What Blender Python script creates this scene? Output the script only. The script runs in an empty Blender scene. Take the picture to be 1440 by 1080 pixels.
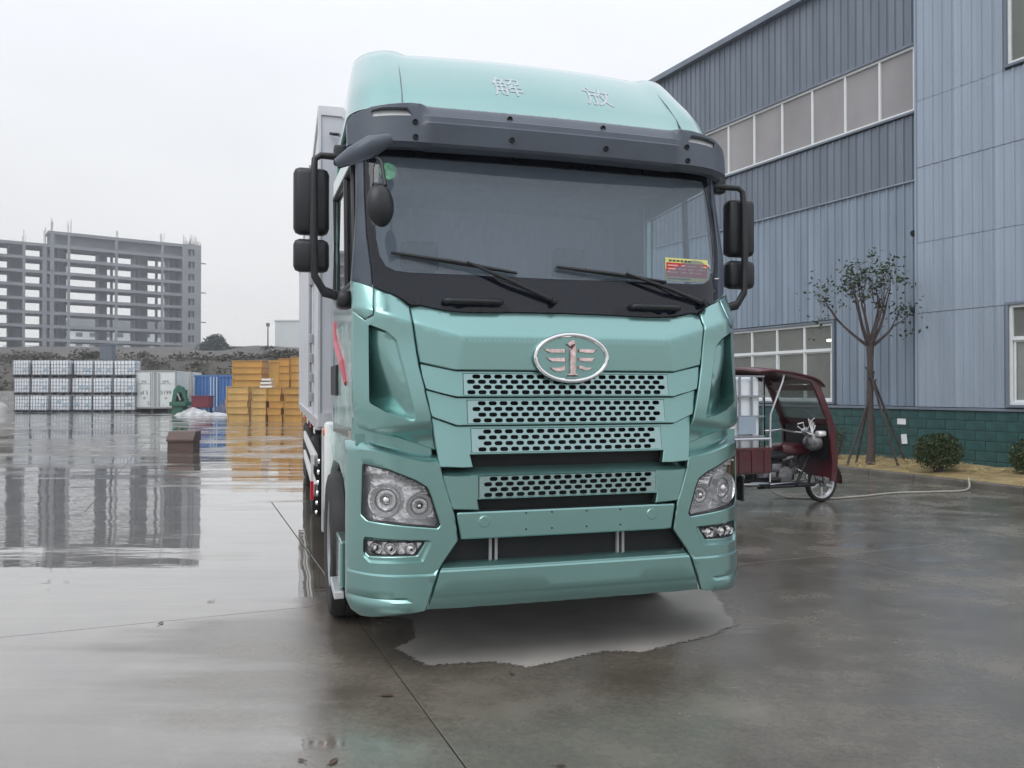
import bpy, bmesh, math, random
from mathutils import Vector, Matrix, noise
R = math.radians
random.seed(7)
S = bpy.context.scene
COL = S.collection

# ------------------------------------------------------------------ camera, sky, sun, exposure
cam = bpy.data.objects.new('camera', bpy.data.cameras.new('camera'))
COL.objects.link(cam)
cam.location = (0, 0, 1.612)
cam.rotation_euler = (R(90 + 0.51), 0, 0)
cam.data.sensor_width = 36
cam.data.lens = 28
cam.data.clip_end = 2000
S.camera = cam

W = bpy.data.worlds.new('World')
S.world = W
W.use_nodes = True
wn, wl = W.node_tree.nodes, W.node_tree.links
bg = wn['Background']
bg.inputs['Strength'].default_value = 0.1
sky = wn.new('ShaderNodeTexSky')
sky.sky_type = 'NISHITA'
sky.sun_disc = False
sky.sun_elevation = R(52)
sky.sun_rotation = R(215)
tc = wn.new('ShaderNodeTexCoord')
sep = wn.new('ShaderNodeSeparateXYZ')
wl.new(tc.outputs['Generated'], sep.inputs[0])
ramp = wn.new('ShaderNodeValToRGB')
ramp.color_ramp.elements[0].position = 0.0
ramp.color_ramp.elements[0].color = (0.80, 0.775, 0.745, 1)
ramp.color_ramp.elements[1].position = 1.0
ramp.color_ramp.elements[1].color = (1.22, 1.28, 1.36, 1)
e = ramp.color_ramp.elements.new(0.16); e.color = (0.80, 0.795, 0.79, 1)
e = ramp.color_ramp.elements.new(0.45); e.color = (0.86, 0.885, 0.935, 1)
wl.new(sep.outputs['Z'], ramp.inputs[0])
cn = wn.new('ShaderNodeTexNoise')
cn.inputs['Scale'].default_value = 2.2
cn.inputs['Detail'].default_value = 4
cmap = wn.new('ShaderNodeMapping')
cmap.inputs['Scale'].default_value = (1, 1, 2.6)
wl.new(tc.outputs['Generated'], cmap.inputs[0])
wl.new(cmap.outputs[0], cn.inputs['Vector'])
cr = wn.new('ShaderNodeMapRange')
cr.inputs['From Min'].default_value = 0.3
cr.inputs['From Max'].default_value = 0.7
cr.inputs['To Min'].default_value = 9.3
cr.inputs['To Max'].default_value = 10.3
wl.new(cn.outputs['Fac'], cr.inputs['Value'])
vm = wn.new('ShaderNodeVectorMath'); vm.operation = 'SCALE'
wl.new(ramp.outputs[0], vm.inputs[0]); wl.new(cr.outputs[0], vm.inputs['Scale'])
mx = wn.new('ShaderNodeMix'); mx.data_type = 'RGBA'
mx.inputs['Factor'].default_value = 0.95
wl.new(sky.outputs[0], mx.inputs['A']); wl.new(vm.outputs[0], mx.inputs['B'])
wl.new(mx.outputs['Result'], bg.inputs['Color'])

sun = bpy.data.objects.new('sun', bpy.data.lights.new('sun', 'SUN'))
COL.objects.link(sun)
sun.data.energy = 1.1
sun.data.angle = R(40)
sun.data.color = (1, 0.97, 0.93)
sun.rotation_euler = (R(38), 0, R(-35))

S.view_settings.view_transform = 'Standard'
S.view_settings.look = 'None'
S.view_settings.exposure = 0.32
S.view_settings.gamma = 1
S.view_settings.use_curve_mapping = False
S.cycles.max_bounces = 8
S.cycles.transparent_max_bounces = 12

# ------------------------------------------------------------------ materials
def mat(name, col, rough=0.5, metal=0.0, var=0.08, vscale=6.0, bump=0.0, bscale=40.0, coat=0.0, spec=0.5, stretch=None, coatr=0.05, col2=None, detail=5):
    m = bpy.data.materials.new(name); m.use_nodes = True
    n, l = m.node_tree.nodes, m.node_tree.links
    b = n['Principled BSDF']
    b.inputs['Roughness'].default_value = rough
    b.inputs['Metallic'].default_value = metal
    b.inputs['Coat Weight'].default_value = coat
    b.inputs['Coat Roughness'].default_value = coatr
    b.inputs['Specular IOR Level'].default_value = spec
    t = n.new('ShaderNodeTexCoord'); mp = n.new('ShaderNodeMapping')
    if stretch: mp.inputs['Scale'].default_value = stretch
    l.new(t.outputs['Object'], mp.inputs[0])
    ns = n.new('ShaderNodeTexNoise'); ns.inputs['Scale'].default_value = vscale; ns.inputs['Detail'].default_value = detail
    l.new(mp.outputs[0], ns.inputs['Vector'])
    r = n.new('ShaderNodeValToRGB')
    c2 = col2 or tuple(min(1, c * (1 + var)) for c in col)
    c1 = col if col2 else tuple(c * (1 - var) for c in col)
    r.color_ramp.elements[0].position = 0.3; r.color_ramp.elements[0].color = (*c1, 1)
    r.color_ramp.elements[1].position = 0.7; r.color_ramp.elements[1].color = (*c2, 1)
    l.new(ns.outputs['Fac'], r.inputs[0]); l.new(r.outputs[0], b.inputs['Base Color'])
    if rough > 0.12:
        rr = n.new('ShaderNodeMapRange'); rr.inputs['To Min'].default_value = rough * 0.8; rr.inputs['To Max'].default_value = min(1, rough * 1.2)
        l.new(ns.outputs['Fac'], rr.inputs['Value']); l.new(rr.outputs[0], b.inputs['Roughness'])
    if bump > 0:
        nb = n.new('ShaderNodeTexNoise'); nb.inputs['Scale'].default_value = bscale; nb.inputs['Detail'].default_value = 3
        l.new(mp.outputs[0], nb.inputs['Vector'])
        bp = n.new('ShaderNodeBump'); bp.inputs['Strength'].default_value = bump; bp.inputs['Distance'].default_value = 0.02
        l.new(nb.outputs['Fac'], bp.inputs['Height']); l.new(bp.outputs[0], b.inputs['Normal'])
    return m

def emit(name, col, s):
    m = mat(name, col, 0.5); b = m.node_tree.nodes['Principled BSDF']
    b.inputs['Emission Color'].default_value = (*col, 1); b.inputs['Emission Strength'].default_value = s
    return m

def glass(name, tint, refl=0.12, rough=0.02, haze=0.0, hazecol=(0.4, 0.45, 0.5), vert=True, ior=1.5):
    """sheet glass: tinted see-through, Fresnel gloss, a film of rain water that scatters a little"""
    m = bpy.data.materials.new(name); m.use_nodes = True
    n, l = m.node_tree.nodes, m.node_tree.links
    n.remove(n['Principled BSDF']); out = n['Material Output']
    tr = n.new('ShaderNodeBsdfTransparent'); tr.inputs[0].default_value = (*tint, 1)
    gl = n.new('ShaderNodeBsdfGlossy'); gl.inputs['Roughness'].default_value = rough
    df = n.new('ShaderNodeBsdfDiffuse'); df.inputs[0].default_value = (*hazecol, 1)
    fr = n.new('ShaderNodeFresnel'); fr.inputs[0].default_value = ior
    ad = n.new('ShaderNodeMath'); ad.operation = 'ADD'; ad.use_clamp = True; ad.inputs[1].default_value = refl
    l.new(fr.outputs[0], ad.inputs[0])
    t = n.new('ShaderNodeTexCoord'); mp = n.new('ShaderNodeMapping'); mp.inputs['Scale'].default_value = (34, 34, 1.8) if vert else (.5, .5, .35)
    l.new(t.outputs['Object'], mp.inputs[0])
    ns = n.new('ShaderNodeTexNoise'); ns.inputs['Scale'].default_value = 2.0; ns.inputs['Detail'].default_value = 6
    l.new(mp.outputs[0], ns.inputs['Vector'])
    mr = n.new('ShaderNodeMapRange'); mr.inputs['From Min'].default_value = 0.3; mr.inputs['From Max'].default_value = 0.7
    mr.inputs['To Min'].default_value = haze * 0.86; mr.inputs['To Max'].default_value = min(1, haze * 1.14)
    l.new(ns.outputs['Fac'], mr.inputs['Value'])
    a = n.new('ShaderNodeMixShader'); l.new(mr.outputs[0], a.inputs[0]); l.new(tr.outputs[0], a.inputs[1]); l.new(df.outputs[0], a.inputs[2])
    b = n.new('ShaderNodeMixShader'); l.new(ad.outputs[0], b.inputs[0]); l.new(a.outputs[0], b.inputs[1]); l.new(gl.outputs[0], b.inputs[2])
    l.new(b.outputs[0], out.inputs['Surface'])
    return m

def wet_ground():
    m = bpy.data.materials.new('wet_concrete'); m.use_nodes = True
    n, l = m.node_tree.nodes, m.node_tree.links
    b = n['Principled BSDF']
    g = n.new('ShaderNodeNewGeometry')
    def nz(scale, det, sc=None, rough=0.5):
        mp = n.new('ShaderNodeMapping')
        if sc: mp.inputs['Scale'].default_value = sc
        mp.inputs['Rotation'].default_value = (0, 0, R(20))
        l.new(g.outputs['Position'], mp.inputs[0])
        t = n.new('ShaderNodeTexNoise'); t.inputs['Scale'].default_value = scale; t.inputs['Detail'].default_value = det; t.inputs['Roughness'].default_value = rough
        l.new(mp.outputs[0], t.inputs['Vector']); return t.outputs['Fac']
    def mr(s, a, b_, c, d):
        q = n.new('ShaderNodeMapRange'); q.inputs['From Min'].default_value = a; q.inputs['From Max'].default_value = b_
        q.inputs['To Min'].default_value = c; q.inputs['To Max'].default_value = d; l.new(s, q.inputs['Value']); return q.outputs[0]
    def mth(op, a, b_):
        q = n.new('ShaderNodeMath'); q.operation = op
        for i, s in enumerate((a, b_)):
            if isinstance(s, (int, float)): q.inputs[i].default_value = s
            else: l.new(s, q.inputs[i])
        return q.outputs[0]
    big = nz(0.33, 4); mid = nz(1.6, 7, None, 0.62); fine = nz(28, 6, None, 0.7); streak = nz(0.9, 5, (0.35, 2.4, 1))
    bandn = nz(0.42, 6, (0.16, 1.0, 1), 0.65)
    # pooled water where the slab dips
    sx = n.new('ShaderNodeSeparateXYZ'); l.new(g.outputs['Position'], sx.inputs[0])
    low = mr(sx.outputs['X'], -3.2, 0.5, 0.10, -0.05)      # the yard drains towards the open side
    near = mr(sx.outputs['Y'], 9.0, 19.0, 1.0, 0.05)
    low = mth('MULTIPLY', low, near)
    pool = mr(mth('ADD', low, mth('ADD', mth('ADD', mth('MULTIPLY', big, 0.40), mth('MULTIPLY', streak, 0.25)), mth('MULTIPLY', bandn, 0.35))), 0.47, 0.545, 0.0, 1.0)
    blot = nz(0.75, 6, (0.6, 1.3, 1), 0.6); grit = nz(140, 3, None, 0.7)
    cr_ = n.new('ShaderNodeValToRGB')
    cr_.color_ramp.elements[0].position = 0.36; cr_.color_ramp.elements[0].color = (0.064, 0.056, 0.045, 1)
    cr_.color_ramp.elements[1].position = 0.66; cr_.color_ramp.elements[1].color = (0.225, 0.200, 0.166, 1)
    e_ = cr_.color_ramp.elements.new(0.5); e_.color = (0.126, 0.111, 0.091, 1)
    l.new(mth('ADD', mth('ADD', mth('MULTIPLY', mid, 0.33), mth('MULTIPLY', blot, 0.25)), mth('ADD', mth('MULTIPLY', fine, 0.22), mth('MULTIPLY', grit, 0.20))), cr_.inputs[0])
    l.new(cr_.outputs[0], b.inputs['Base Color'])
    dry = mth('SUBTRACT', 1.0, pool)
    rough = mth('ADD', 0.02, mth('MULTIPLY', dry, mr(mth('ADD', mth('MULTIPLY', mid, 0.6), mth('MULTIPLY', blot, 0.4)), 0.38, 0.62, 0.05, 0.34)))
    l.new(rough, b.inputs['Roughness'])
    b.inputs['IOR'].default_value = 1.5
    l.new(mth('ADD', 0.48, mth('MULTIPLY', pool, 0.52)), b.inputs['Coat Weight'])
    b.inputs['Coat IOR'].default_value = 2.0
    l.new(rough, b.inputs['Coat Roughness'])
    rip = nz(2.6, 4, (0.4, 2.2, 1)); swell = nz(0.55, 2, (0.22, 1.0, 1))
    h = mth('ADD', mth('MULTIPLY', mth('MULTIPLY', mth('ADD', fine, mth('MULTIPLY', grit, 0.6)), dry), 0.16), mth('ADD', mth('MULTIPLY', streak, 0.5), mth('ADD', mth('MULTIPLY', swell, 3.2), mth('MULTIPLY', rip, 0.16))))
    bp = n.new('ShaderNodeBump'); bp.inputs['Strength'].default_value = 0.22; bp.inputs['Distance'].default_value = 0.03
    l.new(h, bp.inputs['Height']); l.new(bp.outputs[0], b.inputs['Normal']); l.new(bp.outputs[0], b.inputs['Coat Normal'])
    return m

M = {}
M['ground'] = wet_ground()
M['joint'] = mat('joint_filler', (0.02, 0.02, 0.02), 0.6)
M['dry'] = mat('dry_concrete', (0.30, 0.285, 0.265), 0.8, vscale=3, var=0.12, bump=0.1, bscale=60)
M['teal'] = mat('teal_metallic_paint', (0.195, 0.365, 0.350), 0.30, metal=0.88, var=0.03, vscale=2, coat=1.0, coatr=0.08, bump=0.007, bscale=160)
M['tealm'] = mat('teal_grille_paint', (0.30, 0.44, 0.44), 0.28, metal=0.85, var=0.03, coat=0.6)
M['black'] = mat('black_plastic', (0.011, 0.0125, 0.016), 0.45, var=0.2)
M['visor'] = mat('visor_plastic', (0.068, 0.084, 0.110), 0.40, var=0.12, vscale=4, bump=0.04, bscale=120)
M['frit_shade'] = mat('black_glass_border_and_shade', (0.009, 0.011, 0.018), 0.08, spec=0.42, var=0.1)
M['dark'] = mat('dark_void', (0.005, 0.007, 0.008), 0.7)
M['rubber'] = mat('tyre_rubber', (0.016, 0.016, 0.017), 0.65, bump=0.15, bscale=60, var=0.2)
M['chrome'] = mat('chrome', (0.75, 0.76, 0.78), 0.10, metal=1.0, var=0.02)
M['silver'] = mat('lamp_reflector', (0.96, 0.965, 0.985), 0.14, metal=0.5, var=0.04, bump=0.5, bscale=34)
M['steel'] = mat('steel_paint', (0.33, 0.34, 0.35), 0.45, metal=0.3)
M['whitebox'] = mat('white_box_panel', (0.60, 0.61, 0.67), 0.35, var=0.04, vscale=2)
M['alu'] = mat('aluminium_trim', (0.62, 0.63, 0.66), 0.32, metal=0.6)
M['redp'] = mat('red_plastic', (0.45, 0.015, 0.02), 0.4)
M['orange'] = mat('orange_lens', (0.75, 0.13, 0.02), 0.2)
M['redrefl'] = mat('red_reflector', (0.55, 0.01, 0.03), 0.3)
M['white'] = mat('white_paint', (0.74, 0.75, 0.75), 0.4, var=0.04)
M['interior'] = mat('cab_trim_grey', (0.34, 0.38, 0.43), 0.8, var=0.1)
M['interior2'] = mat('cab_curtain_grey', (0.52, 0.60, 0.70), 0.9, var=0.04, vscale=3, stretch=(8, 8, 0.6))
M['seat'] = mat('seat_fabric', (0.09, 0.10, 0.115), 0.9, bump=0.1)
M['wind'] = glass('windscreen_glass', (0.84, 0.88, 0.90), 0.015, 0.02, 0.22, (0.34, 0.43, 0.54))
M['sideg'] = glass('side_window_glass', (0.72, 0.78, 0.80), 0.06, 0.02, 0.04)
M['lens'] = glass('clear_lamp_lens', (0.98, 0.98, 0.99), 0.0, 0.02, 0.0, vert=False, ior=1.4)
M['mirror'] = mat('mirror_glass', (0.8, 0.8, 0.8), 0.03, metal=1.0, var=0.01)
M['pink'] = mat('faded_pink_lettering', (0.43, 0.48, 0.52), 0.4, var=0.16, vscale=30)
M['redfilm'] = mat('red_film', (0.42, 0.06, 0.09), 0.3)
M['film'] = mat('protective_film', (0.36, 0.53, 0.50), 0.22, coat=0.5, bump=0.6, bscale=9, var=0.35, vscale=5)
M['cardred'] = mat('card_red', (0.55, 0.02, 0.03), 0.4)
M['cardyel'] = mat('card_yellow', (0.72, 0.70, 0.25), 0.4)
M['cardpink'] = mat('card_print', (0.75, 0.42, 0.38), 0.4)
M['stickerg'] = mat('sticker_green', (0.16, 0.42, 0.28), 0.3, var=0.4, vscale=40)
# factory
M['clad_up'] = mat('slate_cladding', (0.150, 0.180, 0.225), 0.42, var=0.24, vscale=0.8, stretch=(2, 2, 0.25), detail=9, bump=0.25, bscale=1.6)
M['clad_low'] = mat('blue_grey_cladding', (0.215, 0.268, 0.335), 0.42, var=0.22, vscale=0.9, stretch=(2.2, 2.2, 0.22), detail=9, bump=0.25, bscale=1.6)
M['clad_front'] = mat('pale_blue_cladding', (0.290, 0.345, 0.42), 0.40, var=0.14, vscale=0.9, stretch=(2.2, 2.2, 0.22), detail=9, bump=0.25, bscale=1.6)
M['trim'] = mat('dark_trim', (0.13, 0.15, 0.18), 0.5)
M['wframe'] = mat('white_window_frame', (0.66, 0.69, 0.70), 0.4, var=0.04)
M['pane'] = glass('factory_window_glass', (0.62, 0.64, 0.62), 0.02, 0.03, 0.40, (0.34, 0.36, 0.33), vert=False, ior=1.2)
M['panes'] = glass('strip_window_glass', (0.25, 0.25, 0.25), 0.0, 0.08, 0.85, (0.335, 0.325, 0.335), vert=False, ior=1.16)
M['inner'] = mat('factory_inside', (0.30, 0.31, 0.29), 0.8)
M['board'] = mat('white_board', (0.72, 0.74, 0.78), 0.6)
M['tube'] = emit('lit_tube', (1.0, 0.97, 0.85), 7)
M['block'] = mat('green_painted_block', (0.022, 0.078, 0.078), 0.5, var=0.35, vscale=3, bump=0.3, bscale=30)
M['mortar'] = mat('green_painted_joint', (0.095, 0.150, 0.145), 0.7, var=0.2)
M['kerb'] = mat('wet_kerb', (0.105, 0.098, 0.084), 0.35, var=0.3, vscale=3, bump=0.2, bscale=30)
M['soil'] = mat('straw_soil', (0.17, 0.125, 0.055), 0.9, vscale=4, bump=0.6, bscale=25, col2=(0.34, 0.265, 0.13))
M['straw'] = mat('straw', (0.42, 0.32, 0.15), 0.8, var=0.4, vscale=3)
M['bark'] = mat('bark', (0.070, 0.052, 0.050), 0.85, var=0.35, vscale=12, bump=0.5, bscale=50)
M['stake'] = mat('stake_wood', (0.060, 0.052, 0.050), 0.8, var=0.4, vscale=6, bump=0.3)
M['leafd'] = mat('dark_leaf', (0.030, 0.052, 0.020), 0.45, var=0.5, vscale=4)
M['leafb'] = mat('bush_leaf', (0.034, 0.060, 0.024), 0.45, var=0.6, vscale=9, col2=(0.075, 0.105, 0.038))
M['leafy'] = mat('dry_leaf', (0.080, 0.050, 0.030), 0.5, var=0.5, vscale=4)
# distance
M['rawconc'] = mat('raw_concrete', (0.235, 0.24, 0.262), 0.8, var=0.2, vscale=0.12)
M['rebar'] = mat('rebar', (0.16, 0.13, 0.13), 0.7)
M['white_far'] = mat('white_render_far', (0.60, 0.63, 0.63), 0.8, var=0.05, vscale=0.3)
M['winfar'] = mat('far_window', (0.10, 0.12, 0.14), 0.3)
M['bank'] = mat('scrub_bank', (0.052, 0.048, 0.038), 0.95, vscale=0.28, col2=(0.098, 0.084, 0.076), bump=0.8, bscale=1.2)
M['bankleaf'] = mat('scrub_leaf', (0.060, 0.066, 0.044), 0.8, vscale=0.5, col2=(0.115, 0.105, 0.080))
M['oldwall'] = mat('old_grey_wall', (0.34, 0.34, 0.33), 0.85, var=0.18, vscale=1.2)
M['tank'] = mat('white_tank_plastic', (0.82, 0.86, 0.90), 0.4, var=0.08, vscale=1)
M['cage'] = mat('galvanised_cage', (0.30, 0.32, 0.36), 0.4, metal=0.4)
M['pallet'] = mat('dark_pallet', (0.035, 0.037, 0.045), 0.6)
M['cont'] = mat('white_container', (0.66, 0.70, 0.69), 0.45, var=0.06, vscale=1)
M['ink'] = mat('dark_lettering', (0.05, 0.055, 0.06), 0.6)
M['green'] = mat('machine_green', (0.022, 0.115, 0.070), 0.5, var=0.3)
M['bluec'] = mat('blue_container', (0.060, 0.170, 0.42), 0.45, var=0.12, vscale=0.7)
M['maroon'] = mat('maroon_paint', (0.16, 0.018, 0.035), 0.5)
M['tarp'] = mat('pale_tarp', (0.38, 0.39, 0.40), 0.5, var=0.4, vscale=2, bump=0.5, bscale=4)
M['navy'] = mat('navy_sheet', (0.03, 0.05, 0.11), 0.5)
M['yellow'] = mat('yellow_crate', (0.50, 0.27, 0.065), 0.5, var=0.2, vscale=1.5)
M['yellow2'] = mat('yellow_crate_faded', (0.55, 0.35, 0.12), 0.5, var=0.2, vscale=1.5)
M['brownbox'] = mat('brown_box', (0.095, 0.058, 0.050), 0.6, var=0.2, vscale=4)
M['treefar'] = mat('far_tree_leaf', (0.030, 0.055, 0.040), 0.8, var=0.35, vscale=0.8)
M['roofpale'] = mat('pale_green_roof', (0.36, 0.42, 0.41), 0.6)
# tricycle
M['maroont'] = mat('dark_red_paint', (0.070, 0.006, 0.013), 0.34, coat=0.5, var=0.3)
M['engine'] = mat('engine_metal', (0.20, 0.20, 0.21), 0.4, metal=0.7, var=0.4, vscale=20)
M['hose'] = mat('grey_hose', (0.36, 0.35, 0.31), 0.4)
M['tricg'] = glass('canopy_screen', (0.55, 0.62, 0.60), 0.02, 0.03, 0.5, (0.30, 0.35, 0.33))

# ------------------------------------------------------------------ mesh helpers
class MB:
    def __init__(s): s.v = []; s.f = []
    def add(s, vs, fs):
        k = len(s.v); s.v += [tuple(p) for p in vs]; s.f += [tuple(i + k for i in f) for f in fs]; return s
    def box(s, x0, x1, y0, y1, z0, z1, c=0.0, mx=None):
        if c > 0:
            c = min(c, abs(x1 - x0) / 3, abs(y1 - y0) / 3, abs(z1 - z0) / 3)
            b = bmesh.new()
            vs = [b.verts.new(p) for p in ((x0, y0, z0), (x1, y0, z0), (x1, y1, z0), (x0, y1, z0), (x0, y0, z1), (x1, y0, z1), (x1, y1, z1), (x0, y1, z1))]
            for f in ((3, 2, 1, 0), (4, 5, 6, 7), (0, 1, 5, 4), (1, 2, 6, 5), (2, 3, 7, 6), (3, 0, 4, 7)): b.faces.new([vs[i] for i in f])
            bmesh.ops.bevel(b, geom=b.edges[:], offset=c, segments=2, profile=0.5, affect='EDGES')
            b.verts.index_update()
            pts = [v.co.copy() for v in b.verts]; fs = [[v.index for v in f.verts] for f in b.faces]; b.free()
        else:
            pts = [Vector(p) for p in ((x0, y0, z0), (x1, y0, z0), (x1, y1, z0), (x0, y1, z0), (x0, y0, z1), (x1, y0, z1), (x1, y1, z1), (x0, y1, z1))]
            fs = ((3, 2, 1, 0), (4, 5, 6, 7), (0, 1, 5, 4), (1, 2, 6, 5), (2, 3, 7, 6), (3, 0, 4, 7))
        if mx: pts = [mx @ p for p in pts]
        return s.add(pts, fs)
    def tube(s, pts, r, n=8, caps=True):
        pts = [Vector(p) for p in pts]; rs = r if isinstance(r, (list, tuple)) else [r] * len(pts)
        up = Vector((0, 0, 1)); rings = []; pa = None
        for i, p in enumerate(pts):
            d = (pts[min(i + 1, len(pts) - 1)] - pts[max(i - 1, 0)]).normalized()
            if pa is None:
                pa = d.cross(up) if abs(d.z) < 0.9 else d.cross(Vector((1, 0, 0)))
            a = (pa - d * pa.dot(d)).normalized(); pa = a; b = d.cross(a)
            rings.append([p + (a * math.cos(2 * math.pi * k / n) + b * math.sin(2 * math.pi * k / n)) * rs[i] for k in range(n)])
        vs = [q for rg in rings for q in rg]; fs = []
        for i in range(len(pts) - 1):
            for k in range(n): fs.append((i * n + k, i * n + (k + 1) % n, (i + 1) * n + (k + 1) % n, (i + 1) * n + k))
        if caps: fs += [tuple(range(n - 1, -1, -1)), tuple((len(pts) - 1) * n + k for k in range(n))]
        return s.add(vs, fs)
    def lathe(s, prof, n=24, mx=None):
        """prof: (radius, height) revolved about local z"""
        vs = []; fs = []
        for (r, h) in prof:
            for k in range(n): vs.append(Vector((r * math.cos(2 * math.pi * k / n), r * math.sin(2 * math.pi * k / n), h)))
        for i in range(len(prof) - 1):
            for k in range(n): fs.append((i * n + k, i * n + (k + 1) % n, (i + 1) * n + (k + 1) % n, (i + 1) * n + k))
        if mx: vs = [mx @ v for v in vs]
        return s.add(vs, fs)
    def prism(s, poly, d0, d1, mapf):
        """poly: 2D outline; mapf(a, b, depth) -> point"""
        n = len(poly)
        vs = [mapf(a, b, d0) for a, b in poly] + [mapf(a, b, d1) for a, b in poly]
        fs = [tuple(range(n - 1, -1, -1)), tuple(range(n, 2 * n))] + [(i, (i + 1) % n, n + (i + 1) % n, n + i) for i in range(n)]
        return s.add(vs, fs)
    def mesh(s, name, m, smooth=None, recalc=True):
        me = bpy.data.meshes.new(name); me.from_pydata(s.v, [], s.f)
        if recalc:
            b = bmesh.new(); b.from_mesh(me); bmesh.ops.recalc_face_normals(b, faces=b.faces); b.to_mesh(me); b.free()
        for q in (m if isinstance(m, list) else [m]): me.materials.append(q)
        if smooth:
            me.polygons.foreach_set('use_smooth', [True] * len(me.polygons)); me.set_sharp_from_angle(angle=R(smooth))
        me.update(); return me
    def build(s, name, m, parent=None, loc=None, smooth=None, rot=None):
        return link(name, s.mesh(name, m, smooth), parent, loc, rot)

def link(name, me, parent=None, loc=None, rot=None):
    o = bpy.data.objects.new(name, me); COL.objects.link(o)
    if parent: o.parent = parent
    if loc is not None: o.location = loc
    if rot is not None: o.rotation_euler = rot
    return o

def tag(o, label=None, cat=None, group=None, kind=None):
    if label: o['label'] = label
    if cat: o['category'] = cat
    if group: o['group'] = group
    if kind: o['kind'] = kind
    return o

def empty(name, loc, rz=0.0, **k):
    o = bpy.data.objects.new(name, None); COL.objects.link(o)
    o.location = loc; o.rotation_euler = (0, 0, rz); o.empty_display_size = 0.3
    return tag(o, **k)

KIDS = {}
def kids(o):
    return [c for c in bpy.data.objects if c.parent == o]
def copy_tree(o, parent=None):
    c = o.copy(); COL.objects.link(c)
    if parent: c.parent = parent
    for ch in kids(o): copy_tree(ch, c)
    return c

def fillet(poly, r, n=4):
    """round the corners of a 2D outline; r is one radius or one per corner"""
    out = []; N = len(poly)
    for i in range(N):
        p = Vector(poly[i]); a = Vector(poly[i - 1]) - p; b = Vector(poly[(i + 1) % N]) - p
        rr = r[i] if isinstance(r, (list, tuple)) else r
        if rr <= 0 or a.length < 1e-6 or b.length < 1e-6: out.append(tuple(p)); continue
        ang = a.angle(b)
        if ang > 3.05: out.append(tuple(p)); continue
        t = min(rr / math.tan(ang / 2), a.length * 0.45, b.length * 0.45)
        p0 = p + a.normalized() * t; p1 = p + b.normalized() * t
        for k in range(n + 1):
            q = k / n; out.append(tuple(p0 * (1 - q) ** 2 + p * 2 * q * (1 - q) + p1 * q * q))
    return out

def text_mesh(txt, size, depth=0.002):
    cu = bpy.data.curves.new('text', 'FONT'); cu.body = txt; cu.size = size; cu.extrude = depth; cu.align_x = 'CENTER'; cu.align_y = 'CENTER'
    cu.resolution_u = 3
    o = bpy.data.objects.new('text_tmp', cu); COL.objects.link(o)
    dg = bpy.context.evaluated_depsgraph_get(); dg.update()
    me = bpy.data.meshes.new_from_object(o.evaluated_get(dg)); bpy.data.objects.remove(o)
    return me

# ------------------------------------------------------------------ ground: slabs of wet concrete
ground = MB().box(-260, 260, -60, 66.5, -0.4, -0.035).build('ground', M['joint'])
tag(ground, kind='structure')
GA = R(22)
def gm(m_, n_): return (m_ * math.cos(GA) - n_ * math.sin(GA), m_ * math.sin(GA) + n_ * math.cos(GA))
SW, SL = 4.8, 5.92
slab_me = MB().box(-SW / 2 + .0035, SW / 2 - .0035, -SL / 2 + .0035, SL / 2 - .0035, -0.034, 0, 0.004).mesh('concrete_slab', M['ground'], None)
for j in range(-3, 12):
    for i in range(-9, 12):
        mc = 1.1 + SW * (i + 0.5) + (0 if j < 2 else 2.4); nc = 6.1 - SL + SL * (j + 0.5)
        x, y = gm(mc, nc)
        if not (-62 < x < 34 and -9 < y < 62): continue
        if (x - 8.38) * 0.888 + (y - 16.3) * 0.46 > 2.2: continue
        o = link('concrete_slab', slab_me, ground, (x, y, 0.0), (0, 0, GA))
# dry patch left by the truck
dp = [(1.66, 5.86), (1.43, 5.86), (1.06, 6.10), (-0.72, 5.70), (-0.66, 5.40), (-0.60, 5.08), (-0.85, 5.0), (-0.50, 4.66), (-0.295, 4.71), (-0.125, 4.755), (0.085, 4.64), (0.30, 4.76), (0.585, 4.945), (0.81, 4.92), (1.10, 5.115), (1.30, 5.23)]
dp = [(1.30, 5.23), (1.55, 5.5), (1.62, 6.3), (1.5, 7.2), (-0.9, 6.6), (-1.15, 5.75), (-0.70, 5.62), (-0.645, 5.2), (-0.74, 4.99), (-0.50, 4.66), (-0.295, 4.71), (-0.125, 4.755), (0.085, 4.64), (0.30, 4.76), (0.585, 4.945), (0.81, 4.92), (1.08, 5.10)]
dps = fillet(dp, 0.07, 4)
dps2 = []
for i, p in enumerate(dps):
    q = dps[(i + 1) % len(dps)]
    L = (Vector(q) - Vector(p)).length
    k = max(1, int(L / 0.03))
    for t in range(k):
        x = p[0] + (q[0] - p[0]) * t / k; y = p[1] + (q[1] - p[1]) * t / k
        nz_ = noise.noise_vector(Vector((x * 6, y * 6, 1))) * 0.018 + noise.noise_vector(Vector((x * 24, y * 24, 4))) * 0.007
        dps2.append((x + nz_.x, y + nz_.y))
def inset2(pts, d):
    out = []; n = len(pts)
    for i in range(n):
        t = (Vector(pts[(i + 2) % n]) - Vector(pts[i - 2])).normalized(); out.append((pts[i][0] - t.y * d, pts[i][1] + t.x * d))
    return out
if sum(dps2[i - 1][0] * dps2[i][1] - dps2[i][0] * dps2[i - 1][1] for i in range(len(dps2))) < 0: dps2.reverse()
out_ = inset2(dps2, -0.035); in_ = inset2(dps2, 0.05); n_ = len(dps2)
from mathutils.geometry import delaunay_2d_cdt
pv_ = [Vector(p) for p in out_ + in_]
pe_ = [(i, (i + 1) % n_) for i in range(n_)] + [(n_ + i, n_ + (i + 1) % n_) for i in range(n_)]
gx0 = 0
for i in range(-14, 20):
    for j in range(45, 75):
        q = Vector((i * .1 + .03, j * .1 + .02))
        if min((q - Vector(p)).length for p in dps2[::3]) > .14: pv_.append(q)
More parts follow.
